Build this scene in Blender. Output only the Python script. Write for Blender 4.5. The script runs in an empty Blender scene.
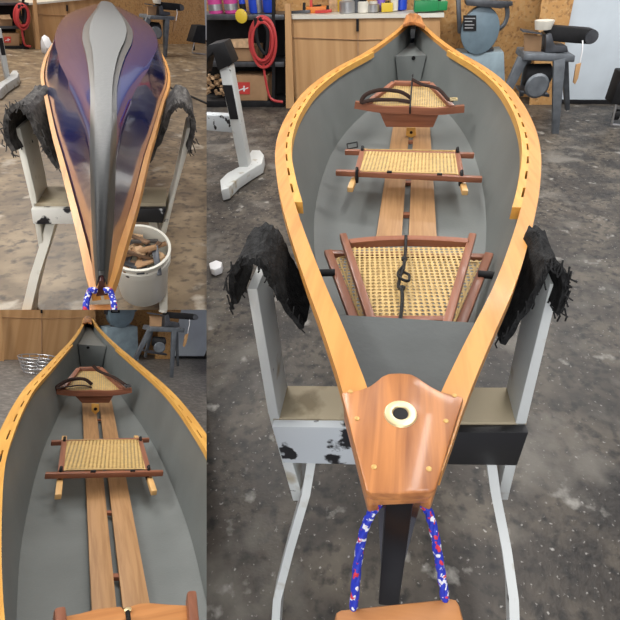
import bpy, bmesh, math, random
from mathutils import Vector, Matrix, noise
random.seed(7)
sc = bpy.context.scene
COL = sc.collection
V = Vector
# ------------------------------------------------------------------ camera and the three bays
F, PX, PY, HC = 450.0, 330.0, 310.0, 1.5
def ray(x, y): return V((x-PX, PY-y, -F))
D1 = V((30, -570, -450))
def gravity_frame(ux):
    W = -D1.normalized()
    t = (F*W.z-(ux-PX)*W.x)/W.y
    U = V((ux-PX, t, -F)).normalized()
    return U.cross(W), U, W
def tilted_frame(ux, uy, lev):
    U = ray(ux, uy).normalized()
    a = -((PY-lev)*U.y-F*U.z)/U.x
    X = V((a, PY-lev, -F)).normalized()
    if X.x < 0: X = -X
    return X, U, X.cross(U)
class Bay:
    """one stretch of the workshop: its own ground, with x to the right, y along its boat and z up"""
    def __init__(s, fr, k):
        s.X, s.U, s.W = fr; s.k = k; s.objs = []
        s.R = Matrix((s.X, s.U, s.W))            # camera axes -> bay axes
    def d(s, x, y): return s.R @ ray(x, y)
    def at(s, x, y, z):
        r = s.d(x, y); return r*((z-HC)/r.z)+V((0, 0, HC))
    def atY(s, x, y, Y):
        r = s.d(x, y); return r*(Y/r.y)+V((0, 0, HC))
    def plane(s, x, y, z=0, dx=60):              # an upright plane through a ground point, facing the viewer
        a = s.at(x, y, z); b = s.at(x+dx, y, z); return a, (b-a).normalized()
    def onp(s, x, y, pl):
        p, e = pl; n = V((-e.y, e.x, 0)); r = s.d(x, y)
        t = (p-V((0, 0, HC))).dot(n)/r.dot(n); return r*t+V((0, 0, HC))
B1, B2, B3 = Bay(gravity_frame(412.5), 1.0), Bay(tilted_frame(95, -30, 150), 1.0), Bay(tilted_frame(84, 275, 430), 0.3)
camR = B1.R                                        # world axes = axes of the main bay
camM = camR.to_4x4(); camM.translation = V((0, 0, HC))
for b in (B1, B2, B3):
    rot = (camR @ b.R.transposed()).to_4x4()
    b.M = Matrix.Translation(V((0, 0, HC))) @ rot @ Matrix.Scale(b.k, 4) @ Matrix.Translation(V((0, 0, -HC)))
    b.Mi = b.M.inverted()
cd = bpy.data.cameras.new('camera'); cam = bpy.data.objects.new('camera', cd); COL.objects.link(cam)
cam.matrix_world = camM; cd.sensor_width = 36; cd.lens = F/620*36; cd.clip_start = 0.01; cd.clip_end = 200
cd.shift_x = -(PX-310)/620; cd.shift_y = 0
sc.camera = cam
B = B1
# ------------------------------------------------------------------ materials
def newmat(name):
    m = bpy.data.materials.new(name); m.use_nodes = True
    nt = m.node_tree; return m, nt, nt.nodes['Principled BSDF']
def N(nt, t, **kw):
    n = nt.nodes.new(t)
    for k, v in kw.items(): setattr(n, k, v)
    return n
def plain(name, c, rough=.5, metal=0, coat=0, bump=0, bs=200, var=0.0, vs=8):
    m, nt, p = newmat(name)
    p.inputs['Base Color'].default_value = (*c, 1); p.inputs['Roughness'].default_value = rough
    p.inputs['Metallic'].default_value = metal; p.inputs['Coat Weight'].default_value = coat; p.inputs['Coat Roughness'].default_value = .04
    tc = N(nt, 'ShaderNodeTexCoord')
    if var:
        n = N(nt, 'ShaderNodeTexNoise'); n.inputs['Scale'].default_value = vs; n.inputs['Detail'].default_value = 6
        nt.links.new(tc.outputs['Object'], n.inputs['Vector'])
        r = N(nt, 'ShaderNodeValToRGB'); r.color_ramp.elements[0].position = .3; r.color_ramp.elements[1].position = .7
        r.color_ramp.elements[0].color = (*[x*(1-var) for x in c], 1); r.color_ramp.elements[1].color = (*[min(1, x*(1+var)) for x in c], 1)
        nt.links.new(n.outputs['Fac'], r.inputs['Fac']); nt.links.new(r.outputs['Color'], p.inputs['Base Color'])
    if bump:
        n = N(nt, 'ShaderNodeTexNoise'); n.inputs['Scale'].default_value = bs; n.inputs['Detail'].default_value = 4
        nt.links.new(tc.outputs['Object'], n.inputs['Vector'])
        b = N(nt, 'ShaderNodeBump'); b.inputs['Strength'].default_value = bump; b.inputs['Distance'].default_value = .004
        nt.links.new(n.outputs['Fac'], b.inputs['Height']); nt.links.new(b.outputs['Normal'], p.inputs['Normal'])
    return m
def wood(name, c1, c2, axis='y', s=1.0, rough=.42, coat=.08):
    m, nt, p = newmat(name)
    tc = N(nt, 'ShaderNodeTexCoord'); mp = N(nt, 'ShaderNodeMapping')
    sc_ = {'x': (3, 55, 55), 'y': (55, 3, 55), 'z': (55, 55, 3)}[axis]
    mp.inputs['Scale'].default_value = [v*s for v in sc_]
    nt.links.new(tc.outputs['Object'], mp.inputs['Vector'])
    n = N(nt, 'ShaderNodeTexNoise'); n.inputs['Scale'].default_value = 1; n.inputs['Detail'].default_value = 5; n.inputs['Distortion'].default_value = .6
    nt.links.new(mp.outputs['Vector'], n.inputs['Vector'])
    r = N(nt, 'ShaderNodeValToRGB'); e = r.color_ramp.elements
    e[0].position = .32; e[0].color = (*c2, 1); e[1].position = .62; e[1].color = (*c1, 1)
    nt.links.new(n.outputs['Fac'], r.inputs['Fac']); nt.links.new(r.outputs['Color'], p.inputs['Base Color'])
    p.inputs['Roughness'].default_value = rough; p.inputs['Coat Weight'].default_value = coat; p.inputs['Coat Roughness'].default_value = .12; p.inputs['Specular IOR Level'].default_value = .35
    return m
def flecked(name, base, flecks, rough=.6, bump=.3):
    """flecks: (scale, threshold, colour, detail) laid one over another"""
    m, nt, p = newmat(name); tc = N(nt, 'ShaderNodeTexCoord')
    rgb = N(nt, 'ShaderNodeRGB'); rgb.outputs[0].default_value = (*base, 1); cur = rgb.outputs[0]; last = None
    for i, (s, th, c, w, det) in enumerate(flecks):
        mp = N(nt, 'ShaderNodeMapping'); mp.inputs['Location'].default_value = (i*7.3, i*3.1, i*1.7)
        nt.links.new(tc.outputs['Object'], mp.inputs['Vector'])
        n = N(nt, 'ShaderNodeTexNoise'); n.inputs['Scale'].default_value = s; n.inputs['Detail'].default_value = det
        nt.links.new(mp.outputs['Vector'], n.inputs['Vector']); last = n
        r = N(nt, 'ShaderNodeMapRange'); r.inputs['From Min'].default_value = th-w; r.inputs['From Max'].default_value = th+w
        nt.links.new(n.outputs['Fac'], r.inputs['Value'])
        mx = N(nt, 'ShaderNodeMix', data_type='RGBA'); nt.links.new(r.outputs['Result'], mx.inputs['Factor'])
        nt.links.new(cur, mx.inputs[6]); mx.inputs[7].default_value = (*c, 1); cur = mx.outputs[2]
    nt.links.new(cur, p.inputs['Base Color']); p.inputs['Roughness'].default_value = rough
    if bump and last:
        b = N(nt, 'ShaderNodeBump'); b.inputs['Strength'].default_value = bump; b.inputs['Distance'].default_value = .005
        nt.links.new(last.outputs['Fac'], b.inputs['Height']); nt.links.new(b.outputs['Normal'], p.inputs['Normal'])
    return m
M = {}
M['conc'] = flecked('worn_dark_concrete', (.070, .058, .046), [(1.1, .5, (.040, .035, .030), .15, 6), (5, .55, (.14, .118, .09), .12, 12), (26, .58, (.020, .018, .016), .10, 8), (3.2, .62, (.17, .155, .13), .07, 14), (7, .67, (.33, .315, .28), .035, 15), (60, .69, (.38, .36, .33), .05, 4)], .5, .5)
M['conc2'] = flecked('worn_tan_concrete', (.23, .165, .095), [(.8, .5, (.15, .11, .068), .15, 6), (4, .55, (.36, .27, .165), .12, 12), (16, .60, (.08, .06, .042), .09, 8), (4, .66, (.48, .42, .33), .04, 14)], .45, .4)
M['conc3'] = flecked('worn_grey_concrete', (.13, .12, .108), [(4, .5, (.14, .13, .12), .16, 5), (18, .56, (.28, .26, .23), .12, 8), (60, .66, (.08, .07, .06), .04, 6)], .5, .2)
M['lining'] = plain('grey_hull_lining', (.145, .157, .150), .45, var=.10, vs=5, bump=.08, bs=120)
M['tank'] = plain('grey_tank_paint', (.060, .067, .066), .6, var=.12, vs=14, bump=.25, bs=90)
M['shell'] = plain('dark_hull_shell', (.006, .008, .016), .12, coat=1)
M['black'] = plain('black_gloss', (.006, .006, .007), .35)
M['matblack'] = plain('black_matt', (.015, .015, .016), .6, var=.3)
M['ash'] = wood('honey_ash_wood', (.60, .285, .068), (.49, .205, .042))
M['ash2'] = wood('pale_ash_wood', (.68, .37, .080), (.57, .28, .054))
M['deck'] = wood('figured_cherry_wood', (.52, .21, .066), (.22, .075, .026), 'y', 1.0, .38, .25)
M['cherry_x'] = wood('cherry_wood_across', (.29, .112, .060), (.19, .068, .036), 'x', .8)
M['cherry_y'] = wood('cherry_wood_along', (.29, .118, .068), (.19, .074, .042), 'y', .8)
M['board'] = wood('floor_board_wood', (.42, .235, .105), (.31, .165, .07), 'y', 1.2, .5, 0)
M['handle'] = wood('handle_wood', (.50, .22, .075), (.38, .155, .05), 'x', .8, .5, 0)
M['dowel'] = plain('light_dowel_wood', (.62, .37, .14), .4, var=.1)
M['cane'] = plain('woven_cane', (.52, .35, .13), .5, var=.15, vs=60)
M['brass'] = plain('polished_brass', (.72, .60, .34), .38, metal=.6)
M['brassdull'] = plain('brass_plug', (.50, .30, .09), .4, metal=.3)
M['strap'] = plain('dark_brown_webbing', (.028, .014, .010), .75)
M['white'] = flecked('chipped_white_paint', (.60, .62, .60), [(9, .66, (.36, .31, .22), .05, 6), (16, .72, (.06, .055, .05), .02, 5)], .5, .15)
M['whiteblk'] = flecked('white_paint_with_black_smears', (.60, .64, .66), [(12, .60, (.012, .012, .014), .015, 5)], .5, .15)
M['blackpaint'] = flecked('black_paint_with_chips', (.014, .014, .015), [(14, .70, (.6, .62, .62), .02, 4)], .45, .1)
M['beige'] = flecked('bare_beige_timber', (.44, .37, .25), [(12, .6, (.25, .2, .12), .06, 6)], .7, .2)
M['carpet'] = plain('black_carpet', (.020, .020, .020), .85, bump=1.0, bs=260, var=.7, vs=60)
M['carpet2'] = plain('dusty_black_carpet', (.055, .050, .045), .85, bump=1.0, bs=160, var=.8, vs=35)
M['rope'] = flecked('blue_flecked_rope', (.012, .03, .42), [(170, .60, (.75, .75, .80), .02, 1), (150, .64, (.6, .03, .05), .02, 1)], .6, .4)
M['cord'] = plain('black_cord', (.010, .010, .010), .5, bump=.5, bs=300)
M['osb'] = flecked('strand_board', (.58, .32, .115), [(3, .5, (.50, .265, .09), .15, 5), (22, .56, (.58, .35, .145), .06, 4), (26, .60, (.33, .165, .06), .06, 4)], .7, .1)
M['ply'] = wood('plywood_panel', (.60, .36, .17), (.44, .24, .10), 'z', .12, .6, 0)
M['doorw'] = plain('pale_blue_white_door_paint', (.60, .67, .72), .6, var=.08, vs=3)
M['doorw2'] = plain('warm_white_door_paint', (.80, .80, .77), .6, var=.05, vs=3)
M['wallp'] = plain('dim_wall_paint', (.20, .16, .12), .8, var=.2)
M['steel'] = plain('dark_steel', (.10, .105, .115), .4, metal=.6, var=.3, vs=10)
M['steelgrey'] = plain('painted_grey_steel', (.13, .145, .16), .5, metal=.2, var=.25, vs=12)
M['machine'] = plain('blue_grey_machine_enamel', (.145, .205, .245), .4, var=.15, vs=8)
M['pedestal'] = plain('pale_blue_pedestal_paint', (.26, .34, .38), .5, var=.2, vs=6)
M['card'] = plain('brown_cardboard', (.42, .25, .13), .8, var=.1)
M['red'] = plain('red_print', (.60, .06, .05), .5)
M['hose'] = plain('red_rubber_hose', (.50, .05, .05), .45)
M['pink'] = plain('pink_label', (.55, .06, .26), .4)
M['blue'] = plain('blue_plastic', (.02, .07, .55), .35)
M['offw'] = plain('off_white_plastic', (.70, .67, .58), .4, var=.08, vs=6)
M['purew'] = plain('bright_white', (.85, .85, .85), .4)
M['silver'] = plain('silver_metal', (.5, .5, .5), .35, metal=.8)
M['green'] = plain('green_plastic', (.02, .25, .08), .4)
M['yellow'] = plain('yellow_plastic', (.70, .50, .04), .4)
M['orange'] = plain('orange_plastic', (.75, .22, .03), .4)
M['purple'] = plain('purple_plastic', (.20, .10, .45), .4)
M['dirty'] = plain('dirty_rubber', (.09, .08, .07), .8, var=.5)
M['glove'] = plain('brown_leather_scraps', (.18, .105, .06), .7, var=.5, vs=9)
M['cream'] = flecked('chipped_cream_paint', (.80, .77, .66), [(9, .66, (.40, .33, .22), .05, 6), (16, .72, (.06, .055, .05), .02, 5)], .5, .15)
M['creamblk'] = flecked('cream_paint_with_black_smears', (.82, .80, .72), [(9, .58, (.012, .012, .014), .015, 5)], .5, .15)
M['pail'] = plain('cream_white_pail', (.88, .85, .74), .4)
M['skid'] = plain('grey_keel_coating', (.14, .145, .142), .5, bump=.3, bs=60)
M['skid2'] = plain('olive_grey_tape_edge', (.04, .04, .035), .4, coat=.1, var=.2, vs=12)
M['tan'] = plain('tan_wrapping', (.55, .36, .20), .7, var=.3, vs=20)
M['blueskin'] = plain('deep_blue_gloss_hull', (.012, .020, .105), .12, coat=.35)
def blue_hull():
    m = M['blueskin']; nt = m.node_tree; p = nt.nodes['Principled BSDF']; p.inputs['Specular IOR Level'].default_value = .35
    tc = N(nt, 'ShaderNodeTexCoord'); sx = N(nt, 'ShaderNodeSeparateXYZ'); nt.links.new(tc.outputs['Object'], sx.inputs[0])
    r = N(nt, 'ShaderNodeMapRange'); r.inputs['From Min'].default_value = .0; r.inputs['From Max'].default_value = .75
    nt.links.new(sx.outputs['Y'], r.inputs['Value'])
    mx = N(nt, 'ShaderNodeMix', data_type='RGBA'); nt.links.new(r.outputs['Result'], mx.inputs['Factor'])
    mx.inputs[6].default_value = (.07, .026, .022, 1); mx.inputs[7].default_value = (.006, .016, .12, 1)  # warm brown reflection near the bow, painted into the blue base colour
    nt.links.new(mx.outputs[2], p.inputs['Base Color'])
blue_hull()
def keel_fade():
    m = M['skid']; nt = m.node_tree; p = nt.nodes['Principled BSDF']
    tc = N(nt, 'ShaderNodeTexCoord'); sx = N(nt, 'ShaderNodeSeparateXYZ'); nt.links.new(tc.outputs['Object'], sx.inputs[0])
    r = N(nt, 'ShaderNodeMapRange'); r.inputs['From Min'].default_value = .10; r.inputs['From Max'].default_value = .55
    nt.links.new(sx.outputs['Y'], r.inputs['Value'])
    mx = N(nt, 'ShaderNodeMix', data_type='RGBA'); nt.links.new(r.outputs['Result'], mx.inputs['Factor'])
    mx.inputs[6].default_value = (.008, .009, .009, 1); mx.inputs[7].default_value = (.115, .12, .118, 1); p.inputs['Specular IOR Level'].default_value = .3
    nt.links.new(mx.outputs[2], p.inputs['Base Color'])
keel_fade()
# ------------------------------------------------------------------ object helpers
for _n in ('cord', 'strap', 'matblack', 'carpet', 'black'):
    M[_n].node_tree.nodes['Principled BSDF'].inputs['Specular IOR Level'].default_value = .2
ROOT = {}
def thing(name, label, cat, loc, group=None, rotz=0):
    o = bpy.data.objects.new(name, None); COL.objects.link(o); o.empty_display_size = .05
    L = Matrix.Translation(V(loc)) @ Matrix.Rotation(rotz, 4, 'Z')
    o.matrix_world = B.M @ L; ROOT[o] = L
    o['label'] = label; o['category'] = cat
    if group: o['group'] = group
    return o
def finish(bm, smooth=True, ang=35):
    bmesh.ops.remove_doubles(bm, verts=bm.verts, dist=1e-6)
    bmesh.ops.recalc_face_normals(bm, faces=bm.faces)
    for f in bm.faces: f.smooth = smooth
    if smooth:
        a = math.radians(ang)
        for e in bm.edges:
            if len(e.link_faces) == 2 and e.calc_face_angle(0) > a: e.smooth = False
def part(name, bm, mat, root, smooth=True, label=None, recalc=True):
    """bm is in bay coordinates; root is a thing or a part"""
    L = ROOT[root]
    if recalc: finish(bm, smooth)
    bm.transform(L.inverted())
    me = bpy.data.meshes.new(name); bm.to_mesh(me); bm.free()
    if isinstance(mat, str): mat = M[mat]
    me.materials.append(mat)
    o = bpy.data.objects.new(name, me); COL.objects.link(o); o.parent = root
    ROOT[o] = L; B.objs.append(o)
    if label: o['label'] = label
    return o
def solo(name, bm, mat, label, cat, group=None, smooth=True, kind=None):
    finish(bm, smooth)
    xs = [v.co.copy() for v in bm.verts]
    c = V(((min(v.x for v in xs)+max(v.x for v in xs))/2, (min(v.y for v in xs)+max(v.y for v in xs))/2, min(v.z for v in xs)))
    L = Matrix.Translation(c); bm.transform(L.inverted())
    me = bpy.data.meshes.new(name); bm.to_mesh(me); bm.free(); me.materials.append(M[mat])
    o = bpy.data.objects.new(name, me); COL.objects.link(o); o.matrix_world = B.M @ L; ROOT[o] = L; B.objs.append(o)
    if kind: o['kind'] = kind
    if label and kind != 'structure': o['label'] = label; o['category'] = cat
    if group: o['group'] = group
    return o
def struct(name, bm, mat):
    return solo(name, bm, mat, None, None, kind='structure')
def nb(): return bmesh.new()
def hexa(bm, pts, bev=0):
    vs = [bm.verts.new(p) for p in pts]
    fs = [bm.faces.new([vs[i] for i in f]) for f in ((0, 1, 2, 3), (7, 6, 5, 4), (0, 4, 5, 1), (1, 5, 6, 2), (2, 6, 7, 3), (3, 7, 4, 0))]
    if bev:
        es = set(e for f in fs for e in f.edges)
        bmesh.ops.bevel(bm, geom=list(es), offset=bev, segments=2, profile=.5, affect='EDGES')
    return bm
def box(bm, c, s, bev=0):
    x, y, z = c; a, b, d = s[0]/2, s[1]/2, s[2]/2
    return hexa(bm, [(x-a, y-b, z-d), (x+a, y-b, z-d), (x+a, y+b, z-d), (x-a, y+b, z-d), (x-a, y-b, z+d), (x+a, y-b, z+d), (x+a, y+b, z+d), (x-a, y+b, z+d)], bev)
def bar(bm, p0, p1, w, h, bev=.002, up=(0, 0, 1), w1=None, h1=None):
    p0, p1 = V(p0), V(p1); d = (p1-p0).normalized(); up = V(up)
    s = d.cross(up).normalized(); u = s.cross(d).normalized()
    w1 = w if w1 is None else w1; h1 = h if h1 is None else h1
    q = []
    for p, ww, hh in ((p0, w, h), (p1, w1, h1)):
        q += [p-s*ww/2-u*hh/2, p+s*ww/2-u*hh/2, p+s*ww/2+u*hh/2, p-s*ww/2+u*hh/2]
    return hexa(bm, q, bev)
def tube(bm, pts, r, seg=10, closed=False, flat=1.0):
    pts = [V(p) for p in pts]; n = len(pts); rings = []
    t0 = (pts[1]-pts[0]).normalized(); nrm = t0.orthogonal().normalized()
    for i in range(n):
        a = pts[i-1] if (i or closed) else pts[0]; b = pts[(i+1) % n] if (i < n-1 or closed) else pts[-1]
        t = (b-a).normalized(); nrm = (nrm-t*nrm.dot(t)).normalized(); bn = t.cross(nrm)
        rr = r[i] if isinstance(r, (list, tuple)) else r
        rings.append([bm.verts.new(pts[i]+nrm*math.cos(6.2832*j/seg)*rr+bn*math.sin(6.2832*j/seg)*rr*flat) for j in range(seg)])
    for i in range(n if closed else n-1):
        A, C = rings[i], rings[(i+1) % n]
        for j in range(seg): bm.faces.new((A[j], A[(j+1) % seg], C[(j+1) % seg], C[j]))
    if not closed: bm.faces.new(rings[0][::-1]); bm.faces.new(rings[-1])
    return bm
def spline(pts, n=8, closed=False):
    pts = [V(p) for p in pts]; out = []; m = len(pts)
    for i in range(m if closed else m-1):
        if closed: a, b, c, d = pts[(i-1) % m], pts[i], pts[(i+1) % m], pts[(i+2) % m]
        else: a, b, c, d = pts[max(0, i-1)], pts[i], pts[i+1], pts[min(m-1, i+2)]
        for j in range(n):
            t = j/n
            out.append(.5*((2*b)+(c-a)*t+(2*a-5*b+4*c-d)*t*t+(3*b-a-3*c+d)*t**3))
    if not closed: out.append(pts[-1])
    return out
def prism(bm, poly, vec, bev=0):
    """closed solid: polygon (3D points) swept along vec"""
    a = [bm.verts.new(p) for p in poly]; b = [bm.verts.new(V(p)+V(vec)) for p in poly]; n = len(a)
    fs = [bm.faces.new(a), bm.faces.new(b[::-1])]
    for i in range(n): fs.append(bm.faces.new((a[i], b[i], b[(i+1) % n], a[(i+1) % n])))
    bmesh.ops.recalc_face_normals(bm, faces=fs)
    if bev: bmesh.ops.bevel(bm, geom=list(set(e for f in fs for e in f.edges)), offset=bev, segments=2, profile=.5, affect='EDGES')
    return bm
def lathe(bm, prof, c, seg=28, ax=None, cap=True):
    """prof (r,z) around an axis at c; ax optional rotation matrix"""
    rings = []
    for r, z in prof:
        rings.append([])
        for j in range(seg):
            p = V((r*math.cos(6.2832*j/seg), r*math.sin(6.2832*j/seg), z))
            if ax: p = ax @ p
            rings[-1].append(bm.verts.new(p+V(c)))
    for A, C in zip(rings, rings[1:]):
        for j in range(seg): bm.faces.new((A[j], A[(j+1) % seg], C[(j+1) % seg], C[j]))
    if cap:
        bm.faces.new(rings[0][::-1]); bm.faces.new(rings[-1])
    return bm
def blob(bm, c, s, seed=0, sub=2, amp=.25, fr=3):
    r = bmesh.ops.create_icosphere(bm, subdivisions=sub, radius=1)
    for v in r['verts']:
        v.co *= 1+amp*noise.noise(v.co*fr*.5+V((seed*3.1, seed, 0)))*2
        v.co = V((v.co.x*s[0]+c[0], v.co.y*s[1]+c[1], v.co.z*s[2]+c[2]))
    return bm
def interp(tab, y):
    if y <= tab[0][0]: return tab[0][1]
    if y >= tab[-1][0]: return tab[-1][1]
    for i in range(len(tab)-1):
        a, b = tab[i], tab[i+1]
        if a[0] <= y <= b[0]:
            p = tab[max(0, i-1)]; q = tab[min(len(tab)-1, i+2)]
            t = (y-a[0])/(b[0]-a[0]); h = b[0]-a[0]
            def sl(u, v): return (v[1]-u[1])/(v[0]-u[0]) if v[0] != u[0] else 0
            d = sl(a, b); m0 = (sl(p, a)+d)/2 if p is not a else d; m1 = (d+sl(b, q))/2 if q is not b else d
            if m0*d <= 0 and p is not a: m0 = 0
            if m1*d <= 0 and q is not b: m1 = 0
            return (2*t**3-3*t*t+1)*a[1]+(t**3-2*t*t+t)*h*m0+(-2*t**3+3*t*t)*b[1]+(t**3-t*t)*h*m1
def cane(o, ex, ey, poly, cell=.011, hole=.30, th=.0012):
    """woven cane sheet with open holes; poly = convex 2D outline in (ex, ey) from o"""
    o, ex, ey = V(o), V(ex).normalized(), V(ey).normalized(); nz = ex.cross(ey)
    x0, x1 = min(p[0] for p in poly), max(p[0] for p in poly); y0, y1 = min(p[1] for p in poly), max(p[1] for p in poly)
    bm = nb(); nx, ny = int((x1-x0)/cell)+1, int((y1-y0)/cell)+1
    g = {(i, j): bm.verts.new((x0+i*cell, y0+j*cell, 0)) for i in range(nx+1) for j in range(ny+1)}
    for i in range(nx):
        for j in range(ny):
            cx, cy = x0+(i+.5)*cell, y0+(j+.5)*cell; r = cell*hole
            ring = [bm.verts.new((cx+r*math.cos(math.pi/4*k+math.pi/8), cy+r*math.sin(math.pi/4*k+math.pi/8), 0)) for k in range(8)]
            a, b, c, d = g[i+1, j], g[i+1, j+1], g[i, j+1], g[i, j]
            for f in ((a, b, ring[0], ring[7]), (b, ring[1], ring[0]), (b, c, ring[2], ring[1]), (c, ring[3], ring[2]), (c, d, ring[4], ring[3]), (d, ring[5], ring[4]), (d, a, ring[6], ring[5]), (a, ring[7], ring[6])):
                bm.faces.new(f)
    m = len(poly); ar = sum(poly[i][0]*poly[(i+1) % m][1]-poly[(i+1) % m][0]*poly[i][1] for i in range(m))
    for i in range(m):
        a, b = V((*poly[i], 0)), V((*poly[(i+1) % m], 0)); e = b-a; n = V((e.y, -e.x, 0))*(1 if ar > 0 else -1)
        bmesh.ops.bisect_plane(bm, geom=bm.verts[:]+bm.edges[:]+bm.faces[:], plane_co=a, plane_no=n.normalized(), clear_outer=True)
    r = bmesh.ops.extrude_face_region(bm, geom=bm.faces[:])
    for v in r['geom']:
        if isinstance(v, bmesh.types.BMVert): v.co.z -= th
    bm.transform(Matrix(((ex.x, ey.x, nz.x, o.x), (ex.y, ey.y, nz.y, o.y), (ex.z, ey.z, nz.z, o.z), (0, 0, 0, 1))))
    return bm
def cane4(p, cell, inset=0, hole=.29):
    """cane over a planar quad given as four 3D points"""
    p = [V(q) for q in p]; c = sum(p, V())/4; p = [c+(q-c)*(1-inset) for q in p]
    ex = (p[1]-p[0]).normalized(); n = ex.cross(p[3]-p[0]).normalized(); ey = n.cross(ex)
    return cane(p[0], ex, ey, [((q-p[0]).dot(ex), (q-p[0]).dot(ey)) for q in p], cell, hole)
# ------------------------------------------------------------------ the boats
SEC = [(0, 0), (.13, .001), (.26, .004), (.40, .012), (.53, .024), (.64, .042), (.73, .068), (.80, .105), (.818, .19), (.838, .28), (.86, .39), (.895, .54), (.93, .70), (.965, .85), (1, 1)]
class Boat:
    def __init__(s, bt, c, zg, zk, y0, y1, flip=False):
        s.bt, s.c, s.zg, s.zk, s.y0, s.y1, s.flip = bt, c, zg, zk, y0, y1, flip
    def b(s, y): return interp(s.bt, y)
    def ring(s, y, off=0.0, zmax=None):
        bb = s.b(y); b = max(.002, bb-min(s.rail, bb*.3)-off); zg, zk = s.zg(y), s.zk(y)
        v = min(1, max(0, 1-b/.20)); pts = []
        for t, h in SEC:
            tt = t*(1-v)+v*(t if t else 0)*(.45+.55*h)
            pts.append((b*tt, zk+(zg-zk)*h+(off if not s.flip else -off)*(1-h)))
        if zmax is not None:
            q = [pts[0]]
            for a, d in zip(pts, pts[1:]):
                if d[1] <= zmax: q.append(d)
                else:
                    t = (zmax-a[1])/(d[1]-a[1]); q.append((a[0]+(d[0]-a[0])*t, zmax)); break
            pts = q
        c = s.c(y)
        if getattr(s, 'lean', 0): return [V((c-x+s.lean*(z-zg), y, z)) for x, z in pts[::-1]]+[V((c+x+s.lean*(z-zg), y, z)) for x, z in pts[1:]]
        if s.flip: return [V((c-x+.13*(z-zg), y, z)) for x, z in pts[::-1]]+[V((c+x+.13*(z-zg), y, z)) for x, z in pts[1:]]
        return [V((c-x, y, z)) for x, z in pts[::-1]]+[V((c+x, y, z)) for x, z in pts[1:]]
    def skin(s, off, n=70, closed=True):
        bm = nb(); R = []
        for i in range(n+1):
            t = i/n; y = s.y0+(s.y1-s.y0)*t
            R.append([bm.verts.new(p) for p in s.ring(y, off)])
        for A, C in zip(R, R[1:]):
            for a, b_, c, d in zip(A, A[1:], C[1:], C): bm.faces.new((a, b_, c, d))
        if closed: bm.faces.new(R[0]); bm.faces.new(R[-1][::-1])
        return bm
    def rail_strip(s, side, o0, o1, z0, z1, ya, yb, n=90, notch=None):
        """wooden strip following the gunwale between offsets o0..o1 inboard of the outer edge"""
        bm = nb(); R = []
        for i in range(n+1):
            y = ya+(yb-ya)*i/n; a = o0; c = o1
            if notch: c = notch(y, o0, o1)
            b = s.b(y); zg = s.zg(y)
            xs = [max(b-a, .001), max(b-c, .0005)]
            R.append([bm.verts.new((s.c(y)+side*x, y, zg+z)) for x, z in ((xs[0], z0), (xs[0], z1), (xs[1], z1), (xs[1], z0))])
        for A, C in zip(R, R[1:]):
            for j in range(4): bm.faces.new((A[j], A[(j+1) % 4], C[(j+1) % 4], C[j]))
        bm.faces.new(R[0][::-1]); bm.faces.new(R[-1])
        return bm
    def inwale(s, side, ya, yb, period, w, tk, blk, z0, z1):
        """one scalloped strip: inner lath with blocks that reach back to the hull, leaving open slots"""
        bm = nb(); n = int((yb-ya)/period)
        sm = 6
        for k in range(n*sm):
            y0, y1 = ya+(yb-ya)*k/(n*sm), ya+(yb-ya)*(k+1)/(n*sm)
            P = []
            for y in (y0, y1):
                b, c, z = s.b(y), s.c(y), s.zg(y)
                P.append((c, b, z, y))
            def cell(oa, ob):
                q = []
                for zz in (z0, z1):
                    for (c, b, z, y), o in ((P[0], oa), (P[0], ob), (P[1], ob), (P[1], oa)):
                        q.append((c+side*(b-o), y, z+zz))
                hexa(bm, q)
            cell(w+blk, w+blk+tk)
            def cell_low(oa, ob): pass
            if k % sm in (0, 1, 2): cell(w, w+blk)
            else: cell_low(w, w+blk)
        cell_end = None
        bmesh.ops.remove_doubles(bm, verts=bm.verts, dist=1e-5)
        return bm
    def tank(s, ya, yb, z, off):
        bm = nb(); R = []; n = 8
        for i in range(n+1):
            y = ya+(yb-ya)*i/n; R.append([bm.verts.new(p) for p in s.ring(y, off, z)])
        m = min(len(r) for r in R)
        R2 = []
        for r in R:
            k = (len(r)-m)//2
            R2.append(r[:1]+r[1+k:len(r)-1-k]+r[-1:] if k else r)
        # same number of vertices per ring: drop the extras
        for r, r2 in zip(R, R2):
            for v in r:
                if v not in r2: bm.verts.remove(v)
        for A, C in zip(R2, R2[1:]):
            for j in range(m): bm.faces.new((A[j], A[(j+1) % m], C[(j+1) % m], C[j]))
        bm.faces.new(R2[0][::-1]); bm.faces.new(R2[-1])
        return bm
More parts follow.
